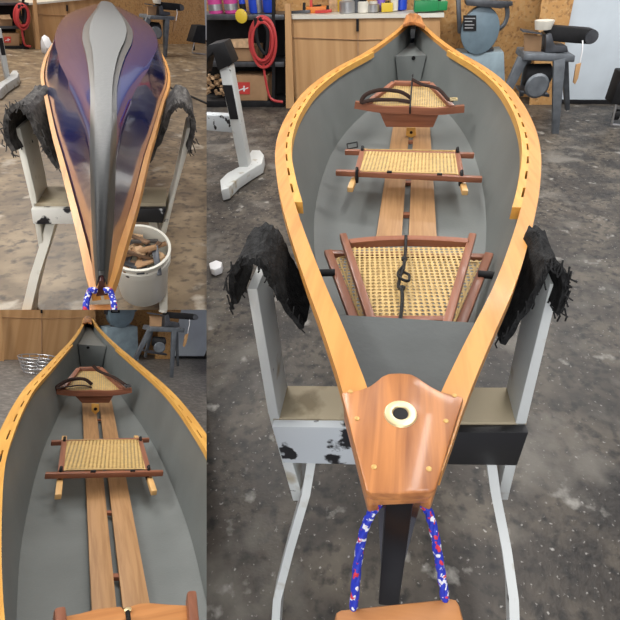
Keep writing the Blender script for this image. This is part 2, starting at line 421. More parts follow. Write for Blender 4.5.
# ------------------------------------------------------------------ fittings shared by the open boats
def backrest(root_label, group, bl, br, tl, tr, apl, apr, w, cell, s=1.0):
    """leaning caned backrest: wide curved bottom rail, narrower top, timber apron under it"""
    t = thing('caned_backrest', root_label, 'seat back', ((bl+br)/2), group)
    def in_(p, q, f): return p+(q-p)*f
    mid = (bl+br)/2+(tl+tr)/2; mid = mid/2
    rail = nb(); c = (bl+br)/2+V((0, -.006*s, -.012*s))
    pts = spline([bl, in_(bl, c, .5)+V((0, 0, -.008*s)), c, in_(br, c, .5)+V((0, 0, -.008*s)), br], 5)
    for a, b in zip(pts, pts[1:]): bar(rail, a, b+(b-a)*.02, w*1.1, w*1.3, 0)
    part('bottom_rail', rail, 'cherry_x', t)
    il, ir = in_(bl, br, .11), in_(br, bl, .11)
    for a, b in ((il, tl), (ir, tr)):
        part('side_rail', bar(nb(), a, b, w*1.1, w*1.1, .002*s), 'cherry_y', t)
    part('top_rail', bar(nb(), tl, tr, w*1.2, w*1.2, .002*s), 'cherry_x', t)
    part('cane_panel', cane4([in_(il, ir, .03), in_(ir, il, .03), in_(tr, tl, .05), in_(tl, tr, .05)], cell), 'cane', t)
    a = nb(); il2, ir2 = in_(bl, br, .2), in_(br, bl, .2); cc = (apl+apr)/2
    prism(a, [il2, ir2, apr, apl], (0, .018*s, 0), .002*s)
    part('apron', a, 'cherry_x', t)
    return t
def strap(label, pts, r, loc_group=None, buckle=None):
    t = thing('webbing_strap', label, 'strap', pts[0])
    P = spline(pts, 6)
    part('webbing', tube(nb(), P, r, 8, flat=.35), 'strap', t)
    if buckle:
        k = nb(); p = V(pts[-1]); u = r*1.6
        for dx in (-u, u): box(k, p+V((dx, 0, u*.6)), (u*.45, u*2.6, u*.45), 0)
        for dy in (-u*1.2, u*1.2): box(k, p+V((0, dy, u*.6)), (u*2.4, u*.45, u*.45), 0)
        part('buckle', k, buckle, t)
    return t
def slung_seat(label, group, nl, nr, fl, fr, nbl, nbr, fbl, fbr, dl, dr, w, cell, s=1.0):
    t = thing('cane_seat', label, 'seat', (nl+nr+fl+fr)/4)
    part('near_rail', bar(nb(), nbl, nbr, w, w, .003*s), 'cherry_x', t)
    part('far_rail', bar(nb(), fbl, fbr, w, w, .003*s), 'cherry_x', t)
    part('side_rail', bar(nb(), nl, fl, w, w, .002*s), 'cherry_y', t)
    part('side_rail', bar(nb(), nr, fr, w, w, .002*s), 'cherry_y', t)
    e = (nr-nl).normalized()*w*.4
    part('cane_panel', cane4([nl+e+V((0, 0, w*.45)), nr-e+V((0, 0, w*.45)), fr-e+V((0, 0, w*.45)), fl+e+V((0, 0, w*.45))], cell), 'cane', t)
    rim = nb(); z = V((0, 0, w*.55))
    for a, b in ((nl+e*2, nr-e*2), (fl+e*2, fr-e*2)): tube(rim, [a+z, b+z], w*.1, 6)
    part('cane_binding', rim, 'cane', t)
    for p, q in ((dl, fl), (dr, fr)):
        p0_ = p; q2 = q+(q-p)*.30; 
        part('support_peg', bar(nb(), p, V((q2.x, q2.y, p.z)), w*1.0, w*.9, .002*s), 'dowel', t)
    for p in (nl, nr, fl, fr):
        k = nb(); tube(k, [p+V((0, 0, w*.7))+V((math.cos(a)*w*.0, math.sin(a)*w*.8, math.cos(a)*w*1.3-w*.9)) for a in [i*6.2832/10 for i in range(10)]], w*.28, 6, closed=True)
        part('strap_loop', k, 'matblack', t)
    for f in (.38, .72):
        p = nbl.lerp(nbr, f)+V((0, -w*.1, w*.6))
        part('clip', bar(nb(), p-e*1.1, p+e*1.1, w*.55, w*.35, .001*s), 'matblack', t)
    return t
def floorboards(label, pl, ties, th, s=1.0):
    c = sum((q for P in pl for q in P), V())/8
    t = thing('floor_boards', label, 'floor boards', c)
    for P in pl: part('board', prism(nb(), P, (0, 0, -th), .0015*s), 'board', t)
    for p, q in ties: part('crosstie', bar(nb(), p, q, .022*s, .012*s, 0), 'cherry_x', t)
    return t
# ------------------------------------------------------------------ BAY 1 : boat seen from its bow
B = B1; at = B1.at; atY = B1.atY
boat1 = Boat([(.222, .031), (.24, .038), (.327, .066), (.43, .104), (.55, .151), (.70, .204), (.86, .256), (.98, .291), (1.2, .346), (1.4, .380), (1.65, .402), (1.9, .407), (2.2, .382), (2.45, .335), (2.75, .252), (3.1, .172), (3.45, .10), (3.7, .055), (3.84, .034)],
             lambda y: interp([(.22, .016), (.54, .018), (.85, .012), (1.3, .003), (1.85, .001), (2.4, .008), (2.8, .018), (3.84, .035)], y), lambda y: 1.06+.08*min(1, abs((y-2.1)/2.0))**2.2, lambda y: .785+.10*abs((y-1.95)/1.75)**5, .226, 3.83)
boat1.rail = .025
t = thing('canoe', 'open canoe with grey interior and honey wood rails, bow deck towards the viewer', 'canoe', (.02, 2.0, .785))
hull = part('hull', boat1.skin(0), 'shell', t, label='glossy near-black outer hull')
part('lining', boat1.skin(.002, closed=False), 'lining', t, label='matt grey inner lining')
for s in (-1, 1):
    part('outwale', boat1.rail_strip(s, 0, .029, -.016, .008, .235, 3.72), 'ash', t)
    part('inwale', boat1.inwale(s, .86, 2.80, .105, .0285, .012, .0055, -.018, .008), 'ash2', t, smooth=False)
# bow deck
dz = 1.140
edge = [(341, 392), (352, 391), (361, 389), (369, 386), (376, 381), (382, 376), (389, 373), (400, 372.5), (411, 373.5), (418, 377), (425, 382), (433, 387), (441, 391), (452, 394), (464, 397), (436, 489), (430, 492.5), (400, 494), (371, 493.5), (366, 491)]
dk = part('bow_deck', prism(nb(), [at(x, y, dz) for x, y in edge], (0, 0, -.012), .0025), 'deck', t, label='figured reddish cherry deck plate')
lip = nb()
L0, L1 = at(343, 398, dz), at(368, 491, dz); R0, R1 = at(462, 402, dz), at(434, 489, dz)
for a, b, c in ((L0, L1, .005), (R0, R1, -.005)): bar(lip, a+V((c, 0, -.022)), b+V((c, 0, -.022)), .010, .024, .002)
bar(lip, L1+V((.003, .004, -.015)), R1+V((-.003, .004, -.015)), .010, .016, .002)
part('apron', lip, 'deck', t)
g = at(400.5, 414, dz)
gr = nb(); lathe(gr, [(.0078, -.016), (.0078, .001), (.0088, .0022), (.0125, .0026), (.0155, .0018), (.0165, 0)], g, 32, cap=False)
part('grommet', gr, 'brass', dk)
gh = nb(); lathe(gh, [(.0074, -.004), (.0074, .0006)], g, 24); part('grommet_hole', gh, 'black', dk)
for x, y in ((357, 418.5), (446, 421), (374, 467), (429, 469), (350.5, 391.5), (454.5, 395.5)):
    k = nb(); lathe(k, [(.0026, -.004), (.0026, .0004), (.0022, .0006)], at(x, y, dz), 16); part('screw_plug', k, 'brassdull', dk)
# stern deck
sd = [at(x, y, 1.145) for x, y in ((403, 24), (406, 15), (410, 13), (417, 13.5), (421, 16), (425, 26), (419, 23), (414, 21.5), (409, 22))]
part('stern_deck', prism(nb(), sd, (0, 0, -.02), .002), 'deck', t, label='small cherry deck piece at the stern')
part('bow_tank', boat1.tank(.235, .545, 1.055, .008), 'tank', t, label='flat grey flotation tank behind the bow deck')
part('stern_tank', boat1.tank(3.22, 3.72, .985, .008), 'lining', t, label='grey flotation tank at the stern')
pk = nb(); c = atY(413.5, 58, 3.215); lathe(pk, [(.012, -.004), (.012, .004)], c, 16, Matrix.Rotation(math.pi/2, 3, 'X')); part('tank_drain_hole', pk, 'black', t)
st = nb()
pr = [(1.085, .0125), (1.03, .0125), (.96, .0115), (.90, .0115), (.865, .012)]
bar(st, (boat1.c(.19), .222, 1.128), (boat1.c(.19), .222, .86), .025, .012, .002, up=(0, 1, 0))
part('stem_band', st, 'black', t, label='glossy black band down the stem')
# floor boards
zb = .805
def A1(x, y, z=zb): return at(x, y, z)
floorboards('pair of pale slotted floor boards lying along the large canoe', [[A1(375.5, 240), A1(401.5, 240), A1(409.5, 126), A1(393, 126)], [A1(408.5, 240), A1(437, 240), A1(430, 126), A1(413.5, 126)]],
            [(A1(399, 215, zb-.010), A1(412, 215, zb-.010)), (A1(402, 183, zb-.010), A1(413, 183, zb-.010)), (A1(405, 142, zb-.010), A1(416, 142, zb-.010))], .010)
eb = thing('brass_catch', 'small light wooden catch between the floor boards under the far backrest', 'catch', A1(411, 134, zb+.02))
k = nb(); prism(k, [atY(x, y, 2.22) for x, y in ((406.5, 128), (415.5, 128), (416, 135.5), (411, 138), (406, 135.5))], (0, .012, 0), .001); part('plate', k, 'ash2', eb)
k = nb(); c = atY(411.2, 132.5, 2.218); lathe(k, [(.007, -.001), (.007, .001)], c, 12, Matrix.Rotation(math.pi/2, 3, 'X')); part('eye', k, 'black', eb)
# far backrest
bz = .95
Yb = at(409, 107, bz).y
P = lambda x, y: atY(x, y, Yb)
tz = lambda x, y: atY(x, y, Yb+.16)
backrest('reddish caned backrest farthest from the deck in the large canoe', None, P(355, 104.5), P(464, 108.5), tz(394, 84), tz(430, 85), P(386, 127), P(433, 127.5), .022, .0105)
strap('dark strap looping over left side of far backrest in large canoe', [P(411, 101)+V((0, .05, 0)), P(400, 97)+V((0, .05, .01)), P(380, 94)+V((0, .03, .01)), P(366, 97)+V((0, 0, .01)), P(362, 101)+V((0, -.02, 0)), P(372, 99.5)+V((0, -.01, 0)), P(395, 101)+V((0, .02, 0)), P(410, 103)+V((0, .02, 0))], .009)
strap('dark strap with brass buckle across right side of far backrest in large canoe', [P(412, 87)+V((0, .1, .01)), P(422, 91)+V((0, .08, .01)), P(438, 94)+V((0, .05, .01)), P(448, 99)+V((0, .0, .0)), P(453, 101)+V((0, -.02, .005))], .008, buckle='brass')
k = nb(); tube(k, [P(412.5, 84)+V((0, .14, .01)), P(411, 98)+V((0, .04, .012)), P(410, 109)+V((0, -.022, .01)), P(410, 112)+V((0, -.022, 0))], .004, 8)
solo('backrest_cord', k, 'cord', 'thin black cord down the middle of far backrest in large canoe', 'cord')
# middle seat
sz = .90
Q = lambda x, y, z=sz: at(x, y, z)
slung_seat('rectangular cane seat with cherry rails hung in middle of large canoe', None, Q(357, 174), Q(461, 177), Q(362.5, 152), Q(457, 153.5), Q(336, 172.5), Q(482, 179.5), Q(345, 152), Q(474, 155.5), Q(350, 190, .875), Q(465, 193, .875), .019, .0125)
k = nb()
for a, b in (((347, 144), (357, 142)), ((357, 142), (357.5, 147)), ((357.5, 147), (348, 149)), ((348, 149), (347, 144))): tube(k, [at(*a, .90), at(*b, .90)], .0028, 6)
solo('strap_buckle', k, 'matblack', 'open black buckle frame beside far left corner of middle cane seat, large canoe', 'buckle')
# near folded seat
tc_, bc_ = .955, .955
C = lambda x, y, z: at(x, y, z)
t = thing('cane_seat', 'wide caned seat frame under the trapezoid backrest in the large canoe', 'seat', C(408, 290, .93))
zl = .935
for a, b, nm in (((328, 252), (358, 330), 'side_rail'), ((489, 255), (458, 332), 'side_rail')):
    part(nm, bar(nb(), C(*a, zl), C(*b, zl), .020, .016, .003), 'cherry_y', t)
part('far_rail', bar(nb(), C(330, 254, zl-.004), C(488, 258, zl-.004), .018, .014, .002), 'cherry_x', t)
part('cane_panel', cane4([C(359, 330, zl+.002), C(456, 332, zl+.002), C(485, 260, zl+.002), C(333, 258, zl+.002)], .0118, hole=.36), 'cane', t)
k = nb(); tube(k, [C(364, 328, zl+.006), C(338.5, 258, zl+.006), C(345, 256.5, zl+.006)], .0022, 6); tube(k, [C(452, 328, zl+.006), C(478, 263, zl+.006), C(470, 262, zl+.006)], .0022, 6)
part('cane_binding', k, 'cane', t)
t = thing('caned_backrest', 'trapezoid caned backrest folded face-up behind grey tank of large canoe', 'seat back', C(408, 280, .97))
zu = .965
part('side_rail', bar(nb(), C(343, 236, zu), C(373.5, 328, zu), .017, .018, .003), 'cherry_y', t)
part('side_rail', bar(nb(), C(472.5, 236, zu), C(446, 328, zu), .017, .018, .003), 'cherry_y', t)
k = nb(); pts = spline([C(350, 243.5, zu), C(375, 241, zu), C(408, 240, zu), C(440, 241, zu), C(468, 243, zu)], 4)
for a, b in zip(pts, pts[1:]): bar(k, a+V((0, -.004, 0)), b+V((0, -.004, 0))+(b-a)*.03, .020, .018, 0)
part('top_rail', k, 'cherry_x', t)
part('bottom_rail', bar(nb(), C(372, 320.5, zu), C(448, 320.5, zu), .014, .014, .002), 'cherry_x', t)
part('cane_panel', cane4([C(373, 320, zu), C(447, 320, zu), C(467, 247, zu), C(350, 247, zu)], .0112, hole=.37), 'cane', t)
k = nb()
zc = zu+.014
tube(k, spline([C(406, 236, zc), C(405.5, 250, zc), C(404.5, 262, zc), C(403, 270, zc+.004), C(400, 277, zc), C(398.5, 287, zc), C(402, 291, zc+.004), C(402, 305, zc), C(400, 322, zc-.004)], 4), .0036, 8)
tube(k, spline([C(403, 272, zc), C(409, 275, zc+.005), C(408, 281, zc+.006), C(400, 278, zc+.008), C(398, 273, zc+.004), C(403, 266, zc+.003)], 5), .0030, 8)
for x, y in ((404.3, 259), (402, 288)): lathe(k, [(.001, -.005), (.0062, -.003), (.0068, .003), (.001, .006)], C(x, y, zc), 12)
solo('bungee_cord', k, 'cord', 'black knotted cord lying down centre of folded backrest, large canoe', 'cord')
for a, b, lab in (((318, 273), (335, 272.5), 'short black rod end poking in at left of folded seat'), ((478, 274), (499, 276), 'short black rod end poking in at right of folded seat')):
    k = nb(); tube(k, [C(*a, .945), C(*b, .945)], .0085, 16); solo('black_rod', k, 'matblack', lab, 'rod')
# rope and grip
t = thing('carry_grip', 'wooden grip bar hanging below the bow on blue rope', 'handle', at(400, 612, .985))
hp = [at(x, y, .995) for x, y in ((337, 614), (462, 601))]
k = nb(); bar(k, hp[0]+V((0, -.012, -.012)), hp[1]+V((0, -.012, -.012)), .032, .028, .007); part('grip_bar', k, 'handle', t)
for pts in ([(379, 503, 1.085), (371, 514, 1.078), (364, 530, 1.06), (358, 560, 1.035), (355, 590, 1.01), (353, 617, .985)], [(423, 503, 1.085), (429, 513, 1.078), (434, 532, 1.06), (439, 560, 1.035), (443, 585, 1.01), (446, 607, .985)]):
    k = nb(); P3 = spline([at(*p) for p in pts], 10)
    n = len(P3)
    for ph in (0, 2.1, 4.2):   # three strands laid round each other
        q = []
        for i, p in enumerate(P3):
            tdir = (P3[min(n-1, i+1)]-P3[max(0, i-1)]).normalized(); a = tdir.orthogonal().normalized(); b = tdir.cross(a)
            q.append(p+(a*math.cos(ph+i*.35)+b*math.sin(ph+i*.35))*.0017)
        tube(k, q, .0030, 8)
    part('rope', k, 'rope', t, label='blue rope flecked with red and white')
# ------------------------------------------------------------------ sling stand
def sling(name_label, pl, front, depth, mat, group, s=1.0, fray=True, seed=0):
    """carpet strap draped over a post top; front = outline pixels of its near edge from outer hem to under the hull"""
    e = pl[1]; n = V((-e.y, e.x, 0))
    F_ = spline([B.onp(x, y, pl) for x, y in front], 6)
    bm = nb(); R = []; m = 12
    for j in range(m+1):
        f = j/m
        row = []
        for i, p in enumerate(F_):
            q = p+n*depth*f
            w = noise.noise(V((i*.33+seed, j*.5, seed)))*.007*s
            q = q+V((0, 0, w-.02*s*math.sin(f*3.14)*.3))+n*w*(.8 if j in (0, m) else 0)
            row.append(bm.verts.new(q))
        R.append(row)
    for A, C_ in zip(R, R[1:]):
        for a, b, c, d in zip(A, A[1:], C_[1:], C_): bm.faces.new((a, b, c, d))
    bmesh.ops.recalc_face_normals(bm, faces=bm.faces)
    bmesh.ops.solidify(bm, geom=bm.faces[:], thickness=.010*s)
    t = thing('carpet_sling', name_label, 'sling', F_[len(F_)//2], group)
    part('strap', bm, mat, t)
    if fray:
        k = nb(); rnd = random.Random(seed)
        ends = [F_[0]+n*depth*(i/16) for i in range(17)]+[F_[i] for i in range(1, len(F_), 2)]
        for p in ends:
            l = rnd.uniform(.006, .02)*s
            a = p+V((rnd.uniform(-1, 1), rnd.uniform(-1, 1), 0))*.006*s
            tube(k, [a+V((0, 0, .006*s)), a+V((rnd.uniform(-1, 1)*.006*s, -.006*s, -l*.5)), a+V((rnd.uniform(-1, 1)*.01*s, -.008*s, -l))], .0016*s, 4)
        part('frayed_fringe', k, mat, t)
    return t
def stand(lab, pl, q, fw, pd, s=1.0, wm='white', wb='whiteblk'):
    """q: pixel positions. Posts, crossbeam box and curved feet of a painted plywood boat stand"""
    e = pl[1]; n = V((-e.y, e.x, 0)); o = lambda x, y: B.onp(x, y, pl)
    t = thing('boat_stand', lab, 'stand', o(*q['base']))
    for nm in ('postL', 'postR'):
        k = nb(); P_ = [o(x, y) for x, y in q[nm]]; prism(k, P_, n*pd, .002*s); part('post', k, wm, t)
    for nm, mt, lb in (('beamL', wb, 'white face smeared with black paint'), ('beamR', 'blackpaint', 'black painted face')):
        k = nb(); P_ = [o(x, y)-n*.022*s for x, y in q[nm]]; prism(k, P_, n*.020*s, .001*s); part('beam_face', k, mt, t, label=lb)
    k = nb(); P_ = [o(x, y)+n*.0 for x, y in q['shelf']]; prism(k, P_, n*pd*1.0, .002*s); part('cross_beam', k, 'beige', t, label='bare beige timber beam')
    for nm in ('footL', 'footR'):
        a = q[nm]; k = nb()
        # curved foot: front edge path swept with board width going back
        pts = [(B.atY(x, y, dd) if dd > .3 else o(x, y)-n*dd*s) for x, y, dd, w in a]; W_ = [w*s for *_, w in a]; R = []
        for p, w in zip(pts, W_):
            R.append([k.verts.new(p-e*.5*fw), k.verts.new(p+e*.5*fw), k.verts.new(p+e*.5*fw+n*w), k.verts.new(p-e*.5*fw+n*w)])
        for A_, C_ in zip(R, R[1:]):
            for j in range(4): k.faces.new((A_[j], A_[(j+1) % 4], C_[(j+1) % 4], C_[j]))
        k.faces.new(R[0][::-1]); k.faces.new(R[-1]); part('foot', k, wm, t)
    return t
p0 = V((.02, .64, .5)); e0 = V((1, .03, 0)).normalized(); PL1 = (p0, e0)
stand('white painted boat stand with black-smeared crossbeam under the large canoe bow', PL1, dict(base=(400, 500),
    postL=[(247, 289), (257, 289), (278, 413), (304, 501), (293, 501), (268, 413)], postR=[(560, 284), (550, 284), (518, 413), (497, 500), (508, 500), (529, 413)],
    beamL=[(274, 419), (372, 420), (372, 457), (285, 455)], beamR=[(430, 424), (526, 424), (515, 457), (430, 456)],
    shelf=[(272, 418), (527, 423), (520, 450), (279, 450)],
    footL=[(313, 452, .64, .05), (306, 495, .60, .05), (290, 550, .51, .05), (277, 600, .43, .05), (273, 660, .34, .05)],
    footR=[(490, 452, .64, .05), (496, 495, .60, .05), (507, 550, .53, .05), (514, 600, .45, .05), (516, 660, .36, .05)]), .022, .10)
sling('black carpet sling over the left post of the large canoe stand', (V((0, .60, 0)), e0), [(232, 304), (229, 292), (229, 276), (234, 265), (246, 258), (258, 259), (267, 268), (275, 284), (288, 306), (304, 328)], .115, 'carpet', 'carpet slings of the large canoe stand', seed=1)
sling('black carpet sling over the right post of the large canoe stand', (V((0, .60, 0)), e0), [(562, 312), (568, 296), (569, 280), (563, 268), (553, 262), (545, 266), (538, 280), (528, 300), (513, 324), (500, 343)], .115, 'carpet', 'carpet slings of the large canoe stand', seed=5)
# ------------------------------------------------------------------ background kit (three views of the same back wall)
def bg(bay, q, sfx, floor_mat, door_mat, wallrow, full, S):
    """q maps pixels of the large view to this view; S = size factor"""
    global B
    B = bay
    pl = bay.plane(*q(412, 97)); e = pl[1]; n = V((-e.y, e.x, 0))
    o = lambda x, y, f=0: bay.onp(*q(x, y), pl)+n*f*S
    def up(x): p = o(x, wallrow); return V((p.x, p.y, 0))
    k = nb(); a, b = up(60), up(640); prism(k, [a, b, b+V((0, 0, 3.2*S)), a+V((0, 0, 3.2*S))], n*.1*S); struct('wall_back', k, 'osb')
    pld = bay.plane(*q(600, 103)); od = lambda x, y, f=0: bay.onp(*q(x, y), pld)+n*f*S
    k = nb(); a, b = od(572, 103), od(800, 103); a.z = b.z = 0; prism(k, [a, b, b+V((0, 0, 3.2*S)), a+V((0, 0, 3.2*S))], n*.1*S); struct('wall_back', k, door_mat)
    k = nb(); prism(k, [od(553, -60, -.03), od(640, -60, -.03), od(640, 99, -.03), od(553, 99, -.03)], n*.03*S); struct('door_1', k, door_mat)
    k = nb(); prism(k, [od(553, 98.5, -.05), od(640, 100, -.05), od(640, 103.5, -.05), od(553, 102, -.05)], n*.05*S); struct('door_2', k, 'matblack')
    # leaning strand-board sheet edge against the door
    k = nb(); prism(k, [od(545, -40, -.08), od(584, -60, -.08), od(551, 104, -.08), od(528, 104, -.08)], n*.04*S)
    solo('leaning_board', k, 'osb', 'strand board sheet leaning beside the white door, '+sfx, 'board')
    # bench with plywood front
    plb = bay.plane(*q(350, 105)); eb_ = plb[1]; nb_ = V((-eb_.y, eb_.x, 0)); ob = lambda x, y, f=0: bay.onp(*q(x, y), plb)+nb_*f*S
    bt = thing('workbench', 'long plywood-fronted workbench along the back wall, '+sfx, 'workbench', ob(350, 105))
    k = nb(); prism(k, [ob(289, 19), ob(440, 17), ob(440, 105), ob(296, 105)], nb_*.34*S, 0); part('front_panel', k, 'ply', bt)
    k = nb(); prism(k, [ob(284, 15, -.03), ob(444, 13, -.03), ob(444, 17, -.03), ob(284, 19, -.03)], nb_*.40*S, 0); part('bench_top', k, 'offw', bt, label='pale worn bench top')
    k = nb()
    for x0, y0, x1, y1 in ((357.5, 17, 357.8, 105), (289, 37, 358, 39.5), (358, 39.5, 440, 37.5)):
        prism(k, [ob(x0, y0, -.012), ob(x1+(1.0 if x1-x0 < 2 else 0), y1 if x1-x0 > 2 else y0, -.012), ob(x1+(1.0 if x1-x0 < 2 else 0), y1+(.8 if x1-x0 > 2 else 0), -.012), ob(x0, (y0+.8) if x1-x0 > 2 else y1, -.012)], nb_*.010*S)
    part('panel_seam', k, 'card', bt)
    k = nb(); prism(k, [ob(356.5, 19, -.03), ob(359, 19, -.03), ob(359, 31, -.03), ob(356.5, 31, -.03)], nb_*.02*S); part('hook', k, 'matblack', bt)
    k = nb(); prism(k, [ob(287, 3, -.10), ob(292.5, 3, -.10), ob(297, 107, -.16), ob(289, 107, -.16)], nb_*.03*S)
    solo('leaning_plank', k, 'ply', 'narrow plank leaning on the left end of the workbench, '+sfx, 'plank')
    # disc sander on its pedestal
    pls = bay.plane(*q(480, 107)); es = pls[1]; ns = V((-es.y, es.x, 0)); oS = lambda x, y, f=0: bay.onp(*q(x, y), pls)+ns*f*S
    t = thing('disc_sander', 'round blue-grey disc sander on pale blue pedestal, '+sfx, 'machine', oS(480, 96))
    k = nb(); prism(k, [oS(457, 54), oS(504, 52), oS(506, 112), oS(457, 112)], ns*.38*S, .01*S); part('pedestal', k, 'pedestal', t)
    c = oS(480, 31, -.02); r_ = (oS(500, 31)-oS(480, 31)).length*.96
    k = nb(); ring = [(c+es*r_*math.cos(a)+V((0, 0, r_*1.12*math.sin(a)))) for a in [6.2832*i/36 for i in range(36)]]
    prism(k, ring, ns*.16*S, .012*S); part('disc_guard', k, 'machine', t)
    k = nb(); prism(k, [oS(465, -2, -.06), oS(512, 1, -.06), oS(512, 5, -.06), oS(500, 8, -.06), (oS(466, 5, -.06))], ns*.3*S, .004*S); part('work_table', k, 'steel', t)
    k = nb(); tube(k, spline([oS(507, 5, .05), oS(508, 16, .05), oS(504, 26, .05), oS(495, 32, .05)], 6), .03*S, 8, flat=.6); part('trunnion', k, 'steelgrey', t)
    k = nb(); prism(k, [oS(456.5, 0, .03), oS(461, 0, .03), oS(462, 34, .03), oS(458, 34, .03)], ns*.12*S, .004*S); part('side_bracket', k, 'steel', t)
    k = nb(); prism(k, [oS(463, 15, -.03), oS(476, 15, -.03), oS(476, 30.5, -.03), oS(463, 30.5, -.03)], ns*.009*S); pt = part('label_plate', k, 'matblack', t, label='black label plate')
    k = nb()
    for y_, x_ in ((17.5, 475), (20.5, 472), (24, 474), (27, 473)): prism(k, [oS(464.5, y_, -.034), oS(x_, y_, -.034), oS(x_, y_+1, -.034), oS(464.5, y_+1, -.034)], ns*.003*S)
    part('printed_line', k, 'silver', pt)
    k = nb(); box(k, oS(472, 52, .15), (.08*S, .2*S, .05*S)); box(k, oS(490, 52, .15), (.08*S, .2*S, .05*S)); part('mount', k, 'steel', t)
    # belt grinder on splayed stand
    plg = bay.plane(*q(556, 133)); eg = plg[1]; ng = V((-eg.y, eg.x, 0)); oG = lambda x, y, f=0: bay.onp(*q(x, y), plg)+ng*f*S
    t = thing('belt_grinder', 'belt grinder on a splayed steel stand before the white door, '+sfx, 'machine', oG(550, 133))
    def leg(x0, y0, x1, y1, f0, f1, w0, w1):
        k = nb(); bar(k, oG(x0, y0, f0), oG(x1, y1, f1), w0*S, .05*S, .004*S, up=ng, w1=w1*S); part('leg', k, 'steelgrey', t)
    leg(559, 59, 555, 134, 0, 0, .10, .06); leg(524, 59, 500, 108, .05, .05, .10, .07); leg(572, 59, 579, 121, .28, .42, .07, .04); leg(536, 62, 531, 108, .34, .5, .07, .04)
    k = nb(); prism(k, [oG(524, 53, -.02), oG(575, 55, -.02), oG(574, 62, -.02), oG(522, 60, -.02)], ng*.38*S, .01*S); part('stand_top', k, 'steelgrey', t)
    k = nb(); prism(k, [oG(522, 93, .1), oG(552, 97, .1), oG(552, 100, .1), oG(522, 96, .1)], ng*.25*S, .005*S); part('shelf', k, 'steel', t)
    k = nb(); lathe(k, [(.03*S, -.13*S), (.08*S, -.12*S), (.10*S, -.08*S), (.10*S, .10*S), (.05*S, .13*S)], oG(540, 78, .12), 20, Matrix.Rotation(math.pi/2, 3, 'Y')); part('motor', k, 'matblack', t)
    k = nb(); lathe(k, [(.09*S, -.02*S), (.11*S, .0), (.09*S, .02*S)], oG(537, 86, .0), 18, Matrix.Rotation(math.pi/2, 3, 'X')); part('pulley', k, 'steelgrey', t)
    k = nb(); c0, c1 = oG(549, 35, .1), oG(595, 38.5, .1); hh = .06*S
    prism(k, [c0+V((0, 0, hh)), c1+V((0, 0, hh))]+[c1+(c1-c0).normalized()*hh*math.sin(a)+V((0, 0, hh*math.cos(a))) for a in (.4, .8, 1.2, 1.57, 2.0, 2.4, 2.8)]+[c1-V((0, 0, hh)), c0-V((0, 0, hh))], ng*.14*S, .01*S); part('belt_arm', k, 'matblack', t)
    k = nb(); lathe(k, [(.055*S, -.005), (.055*S, .16*S)], c1+ng*(-.01*S), 18, Matrix.Rotation(-math.pi/2, 3, 'X')); part('belt_wheel', k, 'steel', t)
    k = nb(); prism(k, [oG(547, 36, .05), oG(553, 34, .05), oG(556, 46, .05), (oG(569, 47, .05)), oG(570, 53, .05), oG(547, 54, .05)], ng*.22*S, .01*S); part('grinder_base', k, 'steel', t)
    k = nb(); prism(k, [oG(527, 36, .12), oG(545, 38, .12), oG(544, 54, .12), oG(527, 54, .12)], ng*.03*S); part('wooden_guard', k, 'card', t)
    k = nb(); prism(k, [oG(524, 31, .05), oG(543, 34, .05), oG(543, 35.5, .05), oG(524, 33, .05)], ng*.14*S); part('tool_rest', k, 'steel', t)
    cup = nb(); lathe(cup, [(.07*S, 0), (.085*S, .06*S), (.085*S, .07*S)], oG(546, 31, .12), 18); solo('small_cup', cup, 'offw', 'small white tub on top of the belt grinder, '+sfx, 'tub')
    hb = thing('hanging_brush', 'wooden-handled brush hanging from the belt grinder, '+sfx, 'brush', oG(580, 66, .08))
    k = nb(); prism(k, [oG(578, 66, .06), oG(583.5, 64, .06), oG(580, 80, .06), oG(577, 86, .06), oG(575, 84, .06)], ng*.02*S, .003*S); part('handle', k, 'ply', hb)
    k = nb(); tube(k, [oG(582, 65, .07), oG(585, 50, .07), oG(586, 42, .1)], .006*S, 6); part('string', k, 'purew', hb)
    # dark rolling thing by the door
    plr = bay.plane(*q(614, 128)); er = plr[1]; nr = V((-er.y, er.x, 0)); oR = lambda x, y, f=0: bay.onp(*q(x, y), plr)+nr*f*S
    t = thing('folding_trolley', 'dark folding trolley standing at right edge near the white door, '+sfx, 'trolley', oR(618, 128))
    k = nb(); prism(k, [oR(622, 72), oR(640, 72), oR(640, 108), oR(611, 104)], nr*.2*S, .01*S); part('cover', k, 'matblack', t)
    k = nb(); tube(k, [oR(617, 104, .02), oR(612.5, 125, .02), oR(640, 128, .02)], .013*S, 8); part('rail', k, 'silver', t)
    k = nb(); lathe(k, [(.05*S, -.02*S), (.05*S, .02*S)], oR(618, 116, .05), 16, Matrix.Rotation(math.pi/2, 3, 'Y')); part('wheel', k, 'matblack', t)
    return o, ob, oS
